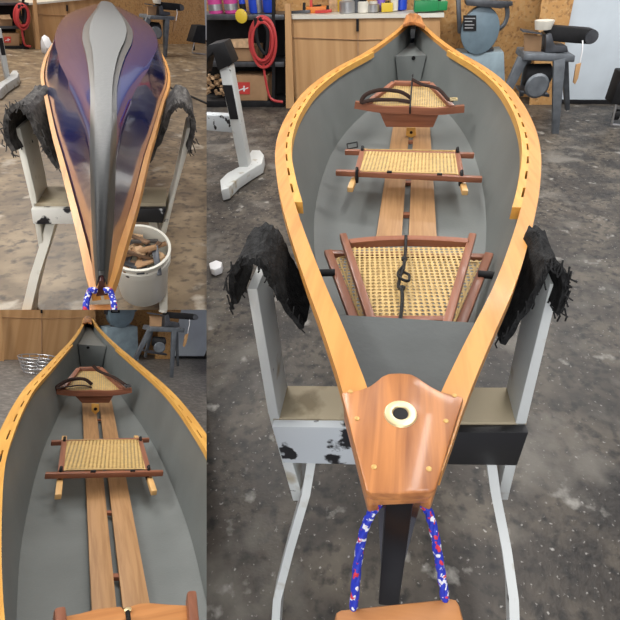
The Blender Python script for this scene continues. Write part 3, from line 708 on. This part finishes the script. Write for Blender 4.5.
def shelf(bay, q, sfx, S, full):
    global B
    B = bay
    pl = bay.plane(*q(250, 107)); e = pl[1]; n = V((-e.y, e.x, 0)); o = lambda x, y, f=0: bay.onp(*q(x, y), pl)+n*f*S
    t = thing('storage_rack', 'black shelving rack of boxes left of the workbench, '+sfx, 'shelving', o(240, 107))
    for y0, y1, mt in ((14.5, 20, 'steel'), (62, 67, 'steel'), (101, 108, 'matblack')):
        k = nb(); prism(k, [o(170, y0), o(284, y0), o(284, y1), o(170, y1)], n*.38*S, .004*S); part('shelf_board', k, mt, t)
    for x in (173, 272): 
        k = nb(); prism(k, [o(x, -20, -.01), o(x+3, -20, -.01), o(x+3, 107, -.01), o(x, 107, -.01)], n*.04*S); part('upright', k, 'matblack', t)
    k = nb(); prism(k, [o(120, 20, .38), o(284, 20, .38), o(284, 107, .38), o(120, 107, .38)], n*.02*S); part('back_panel', k, 'matblack', t)
    def bx(x0, y0, x1, y1, f, d): k = nb(); prism(k, [o(x0, y0, f), o(x1, y0, f), o(x1, y1, f), o(x0, y1, f)], n*d*S, .004*S); return k
    c = thing('cardboard_box', 'open cardboard box on the middle shelf of the rack, '+sfx, 'box', o(242, 62, .1))
    part('carton', bx(230, 47, 256, 62, .06, .25), 'card', c)
    k = nb(); prism(k, [o(226, 40, .05), o(250, 39, .05), o(251, 48, .02), o(231, 48, .02)], n*.01*S); part('flap', k, 'tan', c)
    c = thing('cardboard_box', 'large cardboard carton with red square on lowest shelf, '+sfx, 'box', o(250, 101, .1))
    ct = part('carton', bx(231, 76, 267, 101, .02, .3), 'card', c)
    k = nb(); prism(k, [o(236.5, 82.5, .012), o(249.5, 82.5, .012), o(249.5, 94.5, .012), o(236.5, 94.5, .012)], n*.006*S); rp = part('printed_square', k, 'red', ct)
    k = nb()
    for pts in ([(238.5, 90), (243, 88.3), (243, 89.5), (238.5, 91.2)], [(243, 86), (244.6, 86), (244.6, 91.5), (243, 91.5)], [(245, 88.5), (248, 87.4), (248, 88.6), (245, 89.7)]): prism(k, [o(x, y, .008) for x, y in pts], n*.003*S)
    part('printed_mark', k, 'purew', rp)
    # coiled hose
    k = nb()
    for i, (cx, cy, rx, ry) in enumerate(((264, 39, 13, 23), (265, 41, 11, 21), (263, 38, 9, 22), (266, 42, 12, 24), (265, 40, 10, 19))):
        tube(k, [o(cx+rx*math.sin(a), cy-ry*math.cos(a), -.06-.012*i) for a in [6.2832*j/30 for j in range(30)]], .017*S, 6, closed=True)
    tube(k, spline([o(265, 62, -.07), o(267, 78, -.07), o(272, 97, -.06), o(284, 101, -.05)], 6), .016*S, 6)
    solo('coiled_hose', k, 'hose', 'coil of red hose hanging on the rack, '+sfx, 'hose')
    k = nb(); tube(k, spline([o(258, 17, -.1), o(260, 40, -.1), o(268, 52, -.1), o(270, 30, -.1), o(262, 17, -.1)], 6), .022*S, 6)
    solo('black_hose', k, 'matblack', 'black hose bunched inside the red hose coil, '+sfx, 'hose')
    if full:
        for x0, x1, y0, mt, nm, lb in ((205, 219.5, -14, 'pink', 'bottle', 'pink jug at the left end of the rack top'), (221, 235.5, -14, 'pink', 'bottle', 'second pink jug along the rack top'), (236.5, 243, -12, 'blue', 'bottle', 'narrow blue bottle beside the pink jugs'), (260, 272, -12, 'blue', 'can', 'blue can right of the white-labelled tin on rack top'), (246, 257, -12, 'blue', 'can', 'blue tin left of the grey tub on rack top'), (252, 260, -6, 'silver', 'can', 'grey tub between two blue tins on rack top')):
            c = thing(nm, lb, nm, o((x0+x1)/2, 15, .12))
            wd = (o(x1, 0)-o(x0, 0)).length/2*.96; base = o((x0+x1)/2, 14.5, .14); base.z = o(250, 14.5).z+.003; ht = abs(o(0, y0).z-o(0, 14).z)
            k = nb(); lathe(k, [(wd*.9, 0), (wd, .01), (wd, ht*.75), (wd*.5, ht*.9), (wd*.45, ht)], base, 20); part('body', k, mt, c)
            if nm == 'bottle':
                k = nb(); lathe(k, [(wd*1.02, ht*.14), (wd*1.02, ht*.36)], base, 20, cap=False); part('label_band', k, 'silver' if mt == 'pink' else 'matblack', c)
        k = nb(); lathe(k, [(.04, -.02), (.07, -.01), (.07, .01), (.04, .02)], o(243, 15.5, -.06), 18, Matrix.Rotation(math.pi/2, 3, 'X')); solo('tape_roll', k, 'yellow', 'yellow and black tape roll at front edge of rack top', 'tape roll')
        k = nb()
        for i in range(40):
            x, y = random.uniform(200, 222), random.uniform(78, 99); p = o(x, y, random.uniform(.06, .2)); bar(k, p, p+V((random.uniform(-.06, .06), .05, random.uniform(-.03, .03))), .035, .03, .004)
        solo('firewood_offcuts', k, 'tan', 'heap of pale wooden offcuts on the lowest rack shelf', 'offcuts', kind='stuff')
    return o
bg(B1, lambda x, y: (x, y), 'large view', 'conc', 'doorw', 103, True, 1.0)
B = B1
shelf(B1, lambda x, y: (x, y), 'large view', 1.0, True)
# bench clutter
plb = B1.plane(350, 105); ebv = plb[1]; nbv = V((-ebv.y, ebv.x, 0))
topz = B1.onp(350, 14.5, plb).z+.004
def bench_at(x, f): p = B1.onp(x, 14, plb)+nbv*f; return V((p.x, p.y, topz))
items = [(296, .12, .09, .05, 'steel', 'clamp', 'bar'), (305, .18, .05, .07, 'matblack', 'hand_drill', 'gun'), (314, .2, .10, .04, 'orange', 'hand_plane', 'box'), (322, .1, .06, .03, 'red', 'pliers', 'bar'), (330, .3, .05, .16, 'tan', 'wooden_block', 'box'), (338, .3, .04, .18, 'yellow', 'glue_bottle', 'jar'),
         (346, .15, .08, .09, 'silver', 'metal_tin', 'jar'), (355, .18, .06, .12, 'steel', 'mug', 'jar'), (362, .12, .05, .08, 'offw', 'paint_pot', 'jar'), (372, .15, .06, .06, 'silver', 'jar_of_screws', 'jar'), (379, .25, .04, .1, 'purple', 'spray_can', 'jar'), (386, .12, .05, .05, 'yellow', 'tape_measure', 'box'),
         (393, .2, .035, .15, 'offw', 'glue_bottle', 'jar'), (400, .3, .05, .2, 'blue', 'spray_can', 'jar'), (430, .28, .05, .20, 'purple', 'spray_can', 'jar'), (425, .06, .10, .06, 'green', 'plastic_tray', 'box'), (436, .1, .09, .05, 'green', 'plastic_tray', 'box'), (440, .25, .05, .12, 'offw', 'paint_pot', 'jar')]
for i, (x, f, w, h, mt, nm, sh) in enumerate(items):
    p = bench_at(x, f); k = nb(); rnd = random.Random(i); w *= 1.25; h *= 1.7
    colr = {'steel': 'dark steel', 'matblack': 'black', 'orange': 'orange', 'red': 'red', 'tan': 'tan', 'yellow': 'yellow', 'silver': 'silvery', 'offw': 'off-white', 'purple': 'purple', 'blue': 'blue', 'green': 'green'}[mt]
    place = {296: 'at the left end', 305: 'near the left end', 314: 'near the left end', 322: 'left of the centre', 330: 'left of the black hook', 338: 'left of the black hook', 346: 'just left of the black hook', 355: 'above the black hook', 362: 'right of the black hook', 372: 'between black hook and stern', 379: 'between black hook and stern', 386: 'close left of the stern', 393: 'close left of the stern', 400: 'behind the stern', 430: 'right of the stern', 425: 'right of the stern', 436: 'at the far right end', 440: 'at the far right end'}[x]
    t = thing(nm, '%s %s on the workbench top, %s' % (colr, nm.replace('_', ' '), place), nm.replace('_', ' '), p)
    if sh == 'jar':
        lathe(k, [(w*.92, 0), (w, .004), (w, h*.7), (w*.8, h*.8)], p, 18); part('body', k, mt, t)
        k = nb(); lathe(k, [(w*.62, h*.8), (w*.62, h)], p, 16); part('lid', k, 'matblack' if mt in ('offw', 'yellow') else 'offw', t)
    elif sh == 'box':
        bar(k, p+V((-w, 0, h/2)), p+V((w, .02, h/2)), w*1.1, h, .006); part('body', k, mt, t)
        k = nb(); bar(k, p+V((-w*.4, 0, h)), p+V((w*.4, .01, h+.008)), w*.3, .02, .004); part('top_piece', k, 'matblack', t)
    else:
        bar(k, p+V((-w*1.3, .02, .02)), p+V((w*1.3, -.02, .03)), .03, .03, .005); part('body', k, mt, t)
        k = nb(); bar(k, p+V((w*.6, .0, .02)), p+V((w*.7, .0, h+.03)), .03, .03, .005); part('grip', k, 'red' if mt == 'matblack' else 'matblack', t)
# white trestle leg beside the rack
def tleg(bay, q, lab, S, cap=True):
    global B
    B = bay
    pl = bay.plane(*q(242, 178)); e = pl[1]; n = V((-e.y, e.x, 0)); o = lambda x, y, f=0: bay.onp(*q(x, y), pl)+n*f*S
    t = thing('trestle_leg', lab, 'stand', o(242, 178))
    k = nb(); prism(k, [o(218.5, 66), o(230, 66), o(248.5, 168), o(240, 172)], n*.12*S, .008*S); part('post', k, 'white', t)
    k = nb(); pts = [(221, 190), (220, 180), (227, 173), (240, 166), (252, 150), (260, 150), (264, 155), (262, 163), (250, 170), (238, 178), (228, 188)]
    prism(k, [bay.at(*q(x, y), .10*S) for x, y in pts], (0, 0, -.09*S), .006*S); part('foot', k, 'white', t)
    k = nb(); prism(k, [o(223, 85, -.01), o(232, 85, -.01), o(238.5, 119, -.01), o(230.5, 119, -.01)], n*.02*S); part('tape_patch', k, 'matblack', t, label='black tape patch')
    if cap:
        k = nb(); prism(k, [o(206, 75, -.03), o(205, 52, -.03), o(210, 44, -.03), o(225, 41, -.03), o(234, 63, -.03), o(219, 70, -.03), o(214, 52, -.03), o(209, 58, -.03)], n*.18*S, .008*S); part('rubber_cap', k, 'matblack', t)
        k = nb(); prism(k, [o(190, 118, .1), o(231, 120, .1), o(233, 137, .1), o(190, 133, .1)], n*.1*S, .006*S); part('cross_rail', k, 'whiteblk', t)
    return t
tleg(B1, lambda x, y: (x, y), 'white painted trestle leg with black rubber top beside the rack, large view', 1.0)
k = nb(); prism(k, [at(x, y, .05) for x, y in ((210, 268), (209, 263), (216, 260), (222, 262), (221, 267), (214, 270))], (0, 0, -.045), .004); solo('paper_scrap', k, 'purew', 'crumpled white scrap on the concrete at left edge of large view', 'scrap')
# ------------------------------------------------------------------ BAY 2 : upturned blue boat
q2 = lambda x, y: (.51*x-116, .5*y-4.5) if x < 425 else (.48*x-101.4, .52*y-12)
bg(B2, q2, 'upper left view', 'conc2', 'doorw2', 103, False, 1.15)
shelf(B2, q2, 'upper left view', 1.3, False)
tleg(B2, q2, 'white painted trestle leg at left edge, upper left view', 1.15, cap=False)
B = B2; at = B2.at; atY = B2.atY
boat2 = Boat([(.80, .014), (.83, .02), (.97, .04), (1.22, .076), (1.67, .137), (1.86, .165), (2.45, .245), (3.0, .32), (3.5, .36), (4.0, .38), (4.5, .385), (5.2, .345), (5.9, .25), (6.6, .15), (7.2, .07), (7.5, .03)],
             lambda y: interp([(.8, -.07), (1.2, -.058), (1.7, -.05), (2.3, -.035), (3.5, .0), (5, .025), (7.5, .045)], y), lambda y: 1.0, lambda y: interp([(.80, 1.03), (.85, 1.08), (.95, 1.135), (1.1, 1.18), (1.5, 1.2), (2.2, 1.21), (4, 1.21), (5.5, 1.21), (6.6, 1.205), (7.2, 1.18), (7.5, 1.12)], y), .802, 7.48, True)
boat2.rail = .012
t = thing('upturned_canoe', 'upside-down canoe with glossy deep blue hull, upper left view', 'canoe', (-.07, .80, 1.0))
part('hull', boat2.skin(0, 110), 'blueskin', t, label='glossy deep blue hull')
for s in (-1, 1): part('outwale', boat2.rail_strip(s, -.003, .012, -.010, .010, .803, 6.9), 'ash', t)
def keelband(w, lift, mat, nm, lb):
    bm = nb(); R = []
    for i in range(161):
        y = .806+(7.45-.806)*i/160; ww = interp(w, y); rg = boat2.ring(y, -lift); mid = len(rg)//2; rg = [V((p.x-.13*(p.z-1.0), p.y, p.z)) for p in rg]
        # follow the hull surface out to half width ww
        half = rg[mid:]; c = boat2.c(y); row = []
        xs = [f*ww for f in [j/8 for j in range(9)]]
        def zat(x):
            x = max(x, 1e-4)
            for a, b in zip(half, half[1:]):
                if a.x-c <= x <= b.x-c: 
                    u = (x-(a.x-c))/max(1e-6, b.x-a.x); return a.z+(b.z-a.z)*u
            return half[-1].z
        for x in [-v for v in xs[:0:-1]]+xs:
            lim = min(abs(x), half[-1].x-c-.001); zz = zat(lim)+lift; row.append(bm.verts.new((c+math.copysign(lim, x)+.13*(zz-1.0), y, zz)))
        R.append(row)
    for A_, C_ in zip(R, R[1:]):
        for a, b_, c_, d in zip(A_, A_[1:], C_[1:], C_): bm.faces.new((a, b_, c_, d))
    bmesh.ops.recalc_face_normals(bm, faces=bm.faces); bmesh.ops.solidify(bm, geom=bm.faces[:], thickness=.002)
    return part(nm, bm, mat, t, label=lb)
keelband([(.80, .009), (.9, .017), (1.04, .024), (1.7, .039), (2.3, .072), (2.9, .115), (3.6, .136), (4.3, .125), (5.5, .09), (7.4, .06)], .003, 'skid2', 'keel_tape', 'dark olive tape along the keel')
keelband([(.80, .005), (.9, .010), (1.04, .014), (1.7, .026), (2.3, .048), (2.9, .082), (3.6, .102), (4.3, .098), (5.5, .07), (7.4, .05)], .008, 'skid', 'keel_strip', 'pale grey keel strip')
pl0 = B2.plane(98, 210, .7, 60); 
p0 = V((-.15, 2.3, .7)); PL2 = (p0, pl0[1])
stand('white painted boat stand under the upturned blue canoe, upper left view', PL2, dict(base=(98, 300),
    postL=[(13, 128), (20, 128), (35, 192), (44, 249), (39, 249), (32, 207)], postR=[(194, 128), (187, 128), (173, 192), (160, 234), (166, 234), (176, 192)],
    beamL=[(33, 206), (78, 206), (78, 221), (35, 221)], beamR=[(130, 206), (166, 206), (163, 220), (130, 219)],
    shelf=[(33, 203), (166, 203), (164, 219), (35, 219)],
    footL=[(50, 222, -.02, .1), (45, 243, .0, .1), (38, 268, .04, .1), (33, 295, .08, .1), (32, 330, .1, .1)],
    footR=[(152, 222, -.02, .1), (156, 243, .0, .1), (161, 268, .04, .1), (164, 295, .08, .1), (164, 330, .1, .1)]), .040, .22, 1.6, 'cream', 'creamblk')
sling('dusty black carpet sling over left post of the upturned canoe stand', (p0-V((0, .1, 0)), pl0[1]), [(12, 152), (5, 140), (3, 122), (7, 109), (15, 104), (24, 106), (32, 117), (41, 136), (50, 152), (60, 168)], .42, 'carpet2', 'carpet slings of the upturned canoe stand', 1.8, seed=11)
sling('dusty black carpet sling over right post of the upturned canoe stand', (p0-V((0, .1, 0)), pl0[1]), [(190, 150), (194, 138), (195, 122), (190, 109), (182, 103), (174, 104), (166, 116), (160, 134), (152, 150), (143, 166)], .42, 'carpet2', 'carpet slings of the upturned canoe stand', 1.8, seed=17)
# bucket
RB = Matrix.Rotation(math.radians(22), 3, 'X'); bc = at(138.5, 247, .46); r_ = .136
t = thing('bucket', 'white plastic bucket of scraps under the upturned canoe, upper left view', 'bucket', bc-RB @ V((0, 0, .34)))
k = nb(); lathe(k, [(r_*.80, -.34), (r_*.84, -.33), (r_*.95, -.08), (r_*1.03, -.078), (r_*1.03, -.045), (r_*.98, -.04), (r_*1.0, -.01), (r_*1.06, -.008), (r_*1.06, 0), (r_*.97, 0), (r_*.93, -.1), (r_*.80, -.32)], bc, 40, RB); part('pail', k, 'pail', t)
rnd = random.Random(3)
for i in range(30):
    a = rnd.uniform(0, 6.28); rr = math.sqrt(rnd.random())*r_*.72; p = bc+RB @ V((rr*math.cos(a), rr*math.sin(a), -.03+rnd.uniform(-.02, .03)))
    k = nb()
    if i % 5 == 0: blob(k, p, (.035, .03, .025), i, 2, .3); mt, nm, lb = 'tan', 'rubber_lump', 'pale lump among the scraps in the white bucket'
    else:
        d = RB @ V((math.cos(a*3.7), math.sin(a*3.7), rnd.uniform(-.2, .5))).normalized()*rnd.uniform(.04, .075)
        bar(k, p-d, p+d, rnd.uniform(.018, .035), rnd.uniform(.01, .02), .004, w1=rnd.uniform(.01, .04)); mt, nm, lb = ('glove', 'card', 'dirty', 'steel')[i % 4], 'wood_wedge', ('brown', 'tan', 'dark', 'grey')[i % 4]+' wedge in the heap filling the white bucket'
    solo(nm, k, mt, lb, 'scrap', lb)
k = nb(); P_ = spline([at(160, 82, .01), at(175, 90, .01), at(190, 96, .01), at(212, 106, .01)], 8); tube(k, P_, .018, 8)
solo('floor_cable', k, 'matblack', 'black cable lying on the floor right of the upturned canoe', 'cable')
t = thing('rope_loop', 'purple-blue rope loop round the tip of the upturned canoe', 'rope', at(98, 295, 1.0))
for sgn in (-1, 1):
    k = nb(); P_ = spline([at(100+sgn*4, 291, 1.02), at(100+sgn*9, 290, 1.02), at(100+sgn*12, 296, 1.01), at(100+sgn*14, 305, 1.0), at(100+sgn*14, 318, .98)], 8); tube(k, P_, .0055, 8); part('rope', k, 'rope', t)
k = nb(); hp = [at(82, 319, .96), at(116, 318, .96)]; bar(k, hp[0], hp[1], .05, .04, .01); solo('grip_bar', k, 'handle', 'wooden grip bar end below the tip of the upturned canoe', 'handle')
k = nb(); blob(k, at(47, 47, .12), (.12, .12, .2), 4, 2, .2); solo('rag_bundle', k, 'purew', 'white bundle by the workbench base left of upturned canoe', 'bundle')
# ------------------------------------------------------------------ BAY 3 : open boat seen from above
q3 = lambda x, y: (.66*x-195, .63*y+293.5)
bg(B3, q3, 'lower left view', 'conc3', 'doorw', 106, False, .85)
B = B3; at = B3.at; atY = B3.atY
boat3 = Boat([(.6, .21), (.96, .28), (1.35, .335), (1.775, .378), (2.1, .388), (2.36, .390), (2.8, .380), (3.1, .358), (3.6, .313), (4.2, .258), (4.7, .212), (5.5, .15), (6.5, .09), (7.3, .056), (7.5, .03)],
             lambda y: .187-.0135*(y-3.3) if y > 3.3 else .187, lambda y: .86+.03*max(0, (y-4)/3.4)**2, lambda y: .505+.12*max(0, (y-4)/3.4)**2, .6, 7.5)
boat3.rail = .025; boat3.lean = -.09
t = thing('canoe', 'grey-lined canoe with slotted honey rails, lower left view', 'canoe', (.2, 3.5, .505))
part('hull', boat3.skin(0), 'shell', t); part('lining', boat3.skin(.002, closed=False), 'lining', t, label='matt grey inner lining')
for s in (-1, 1):
    part('outwale', boat3.rail_strip(s, 0, .029, -.016, .008, .6, 7.35), 'ash2', t)
    part('inwale', boat3.inwale(s, .7, 4.6, .22, .0285, .013, .006, -.018, .008), 'ash2', t, smooth=False)
sd = [at(x, y, .905) for x, y in ((83, 323), (84, 317.5), (86, 315.6), (89, 315.6), (91, 317.5), (92, 323), (88, 322))]
part('stern_deck', prism(nb(), sd, (0, 0, -.02), .002), 'deck', t, label='small cherry deck piece at the stern')
tz_ = .80; part('stern_tank', boat3.tank(at(88, 345, tz_).y, 7.0, tz_, .010), 'lining', t, label='grey flotation tank at the stern')
Y_ = at(88, 345, tz_).y
k = nb(); lathe(k, [(.014, -.004), (.014, .004)], atY(88, 347.5, Y_-.003), 16, Matrix.Rotation(math.pi/2, 3, 'X')); part('tank_drain_hole', k, 'black', t)
zb = .54
A3 = lambda x, y, z=zb: at(x, y, z)
floorboards('pair of long pale floor boards in the lower left canoe', [[A3(92, 614), A3(117, 611), A3(95.5, 400), A3(82, 400)], [A3(123, 608), A3(150, 604), A3(111.5, 400), A3(99, 400)]],
            [(A3(103, 513, zb-.012), A3(113, 513, zb-.012)), (A3(112, 577, zb-.012), A3(121, 577, zb-.012)), (A3(95, 420, zb-.012), A3(102, 420, zb-.012))], .012)
eb = thing('brass_catch', 'small light wooden catch below the backrest in lower left canoe', 'catch', A3(96, 413))
k = nb(); Yc = at(96, 404, zb+.04).y-.2; prism(k, [atY(x, y, Yc) for x, y in ((91.5, 404), (99, 404), (99.5, 411), (95.5, 414.5), (91.5, 411))], (0, .012, 0), .001); part('plate', k, 'ash2', eb)
k = nb(); lathe(k, [(.011, -.002), (.011, .002)], atY(95.5, 409, Yc-.002), 12, Matrix.Rotation(math.pi/2, 3, 'X')); part('eye', k, 'black', eb)
Yb = at(92, 391, .70).y
P = lambda x, y: atY(x, y, Yb)
tz2 = lambda x, y: atY(x, y, Yb+.22)
backrest('reddish caned backrest at the far end of the lower left canoe', None, P(52.5, 390.5), P(131.5, 390), tz2(79, 369.5), tz2(100, 369), P(82, 403), P(109, 403), .028, .014, 1.3)
strap('dark strap looping over left side of backrest, lower left canoe', [P(92, 386)+V((0, .05, 0)), P(84, 382)+V((0, .05, .01)), P(70, 382)+V((0, .03, .01)), P(60, 386)+V((0, 0, .01)), P(57, 389)+V((0, -.03, .01)), P(66, 386.5)+V((0, -.01, 0)), P(82, 386)+V((0, .02, 0)), P(92, 388)+V((0, .02, 0))], .013)
strap('dark strap with buckle over right side of backrest, lower left canoe', [P(93, 372)+V((0, .15, .02)), P(100, 376)+V((0, .12, .01)), P(113, 380)+V((0, .07, .01)), P(122, 384)+V((0, .0, .01)), P(127, 387.5)+V((0, -.02, .01))], .012, buckle='steel')
sz = .63
Q = lambda x, y, z=sz: at(x, y, z)
slung_seat('rectangular cane seat with cherry rails in the lower left canoe', None, Q(60.5, 473), Q(148, 471.5), Q(64, 442.5), Q(140, 442), Q(45, 475.5), Q(163, 473), Q(51, 443), Q(149, 440), Q(58, 497, .60), Q(154, 493, .60), .024, .0165, 1.3)
# near backrest top at the bottom edge
t = thing('curved_seat_back', 'curved cherry seat back rail at bottom edge of lower left canoe', 'seat back', at(125, 612, .78))
zt = .78
pts = [(64, 616), (80, 613), (95, 609), (110, 607), (121, 606), (124, 609.5), (128, 609.5), (131, 605.5), (140, 603), (150, 602.5), (168, 604), (188, 605), (189, 640), (64, 655)]
part('top_rail', prism(nb(), [at(x, y, zt) for x, y in pts], (0, 0, -.02), .003), 'handle', t)
for a, b in (((59, 613), (63, 660)), ((191, 596), (196, 660))): part('side_rail', bar(nb(), at(*a, zt+.004), at(*b, zt+.004), .022, .03, .006), 'cherry_y', t)
k = nb(); lathe(k, [(.007, -.002), (.008, .006), (.004, .008)], at(127.5, 612, zt), 16); part('eyelet', k, 'brass', t)
k = nb(); tube(k, spline([at(127.5, 612, zt+.01), at(128.5, 619, zt+.01), at(129, 630, zt)], 6), .005, 8); solo('seat_cord', k, 'cord', 'short black cord through the curved seat rail, lower left canoe', 'cord')
# odds and ends on that floor
t = thing('wire_basket', 'grey wire basket on the floor before the workbench, lower left view', 'basket', at(33, 370, 0))
k = nb(); c = at(36, 371, .06)
for i in range(5): tube(k, [c+V(((.16+.02*i)*math.cos(a), (.16+.02*i)*math.sin(a), .05*i)) for a in [6.2832*j/20 for j in range(20)]], .008, 5, closed=True)
for j in range(12): a = 6.2832*j/12; tube(k, [c+V((.16*math.cos(a), .16*math.sin(a), 0)), c+V((.24*math.cos(a), .24*math.sin(a), .2))], .006, 5)
part('wire_frame', k, 'silver', t)
t = thing('white_jug', 'white plastic jug on the floor behind stern of lower left canoe', 'jug', at(113, 357, 0))
c = at(114, 352, 0); k = nb(); lathe(k, [(.14, 0), (.16, .02), (.16, .3), (.08, .4), (.05, .46)], c, 20); part('body', k, 'purew', t)
k = nb(); lathe(k, [(.06, .46), (.06, .5)], c, 16); part('cap', k, 'blue', t)
# ------------------------------------------------------------------ floors and side wall
def floorpoly(bay, pts, mat, nm):
    global B
    B = bay; k = nb(); prism(k, [V((x, y, 0)) for x, y in pts], (0, 0, -.05)); return struct(nm, k, mat)
floorpoly(B1, [(-4, .05), (5, .05), (5, 9), (-4, 9)], 'conc', 'floor')
floorpoly(B2, [(-7, .3), (6, .3), (6, 22), (-7, 22)], 'conc2', 'floor')
floorpoly(B3, [(-3, .4), (4, .4), (4, 11), (-3, 11)], 'conc3', 'floor')
# ------------------------------------------------------------------ each view ends at its edge: trim what would cross it
camo = V((0, 0, HC))
def wray(x, y): return camR @ ray(x, y)
def pl_(a, b, inside):
    n = wray(*a).cross(wray(*b)).normalized()
    return -n if n.dot(wray(*inside)) > 0 else n
xs, ys = 206.6, 309.8
vR = pl_((xs, 0), (xs, 620), (500, 300)); vL = -vR
hT = pl_((0, ys), (200, ys), (100, 100)); hB = -hT
bpy.context.view_layer.update()
def trim(bay, normals):
    for o in bay.objs:
        mw = o.matrix_world.copy(); mi = mw.inverted(); co = mi @ camo
        for n in normals:
            nl = (mw.to_3x3().transposed() @ n).normalized()
            d = [(v.co-co).dot(nl) for v in o.data.vertices]
            if not d or max(d) <= 0: continue
            bm = bmesh.new(); bm.from_mesh(o.data)
            if min(d) >= 0: bm.clear()
            else:
                r = bmesh.ops.bisect_plane(bm, geom=bm.verts[:]+bm.edges[:]+bm.faces[:], plane_co=co, plane_no=nl, clear_outer=True)
                ed = [g_ for g_ in r['geom_cut'] if isinstance(g_, bmesh.types.BMEdge)]
                ed = [e_ for e_ in ed if len(e_.link_faces) == 1]
                try:
                    if ed: bmesh.ops.triangle_fill(bm, edges=ed, use_beauty=False)
                except Exception: pass
            bm.to_mesh(o.data); bm.free()
trim(B1, [vR]); trim(B2, [vL, hT]); trim(B3, [vL, hB])
for b in (B1, B2, B3):
    for o in list(b.objs):
        if len(o.data.polygons) == 0 and not o.children:
            b.objs.remove(o); bpy.data.objects.remove(o)
for o in [o for o in sc.objects if o.type == 'EMPTY' and not o.children]: bpy.data.objects.remove(o)
# ------------------------------------------------------------------ light
def area(nm, loc, rot, sx, sy, e, col):
    l = bpy.data.lights.new(nm, 'AREA'); l.shape = 'RECTANGLE'; l.size = sx; l.size_y = sy; l.energy = e; l.color = col
    o = bpy.data.objects.new(nm, l); COL.objects.link(o); o.location = loc; o.rotation_euler = rot
area('ceiling_tube_and_fill', (.5, 1.5, 3.1), (0, 0, 0), .25, 2.4, 42, (1, .98, .95))
area('ceiling_tube_and_fill', (-1.4, 3.4, 3.1), (0, 0, 0), .25, 2.4, 70, (1, .98, .95))
area('ceiling_tube_and_fill', (1.9, 4.2, 3.1), (0, 0, 0), 2.4, .25, 100, (1, .98, .95))
area('ceiling_tube_and_fill', (.3, -1.6, 2.8), (.5, 0, 0), 2.4, .25, 32, (1, .98, .96))  # fill added behind the camera to lift the shaded stand fronts
area('ceiling_tube_and_fill', (-1.7, .6, 2.8), (0, -.3, .3), .3, 2.0, 42, (1, .98, .95))  # extra lamp added to brighten the dim left bays
area('frontal_fill_light', (-.6, -3.2, 1.9), (1.45, 0, 0), 3.6, 2.2, 95, (.95, .98, 1))  # unseen fill added behind the camera for surfaces facing it
area('ceiling_tube_and_fill', (-6.5, 9, 6.0), (0, 0, .4), 1.0, 6, 420, (1, .95, .88))
w = bpy.data.worlds.new('workshop_light'); sc.world = w; w.use_nodes = True; nt = w.node_tree; bgn = nt.nodes['Background']
tc = N(nt, 'ShaderNodeTexCoord'); sx = N(nt, 'ShaderNodeSeparateXYZ'); nt.links.new(tc.outputs['Generated'], sx.inputs[0])
ns = N(nt, 'ShaderNodeTexNoise'); ns.inputs['Scale'].default_value = 2.2; ns.inputs['Detail'].default_value = 3; nt.links.new(tc.outputs['Generated'], ns.inputs['Vector'])
rp = N(nt, 'ShaderNodeValToRGB'); e = rp.color_ramp.elements; e[0].position = .42; e[0].color = (.22, .20, .26, 1); e[1].position = .64; e[1].color = (1.1, 1.1, 1.2, 1)
nt.links.new(ns.outputs['Fac'], rp.inputs['Fac']); nt.links.new(rp.outputs['Color'], bgn.inputs['Color']); bgn.inputs['Strength'].default_value = .50
vs = sc.view_settings; vs.view_transform = 'Standard'; vs.look = 'None'; vs.gamma = 1; vs.use_curve_mapping = False; vs.exposure = 0.0
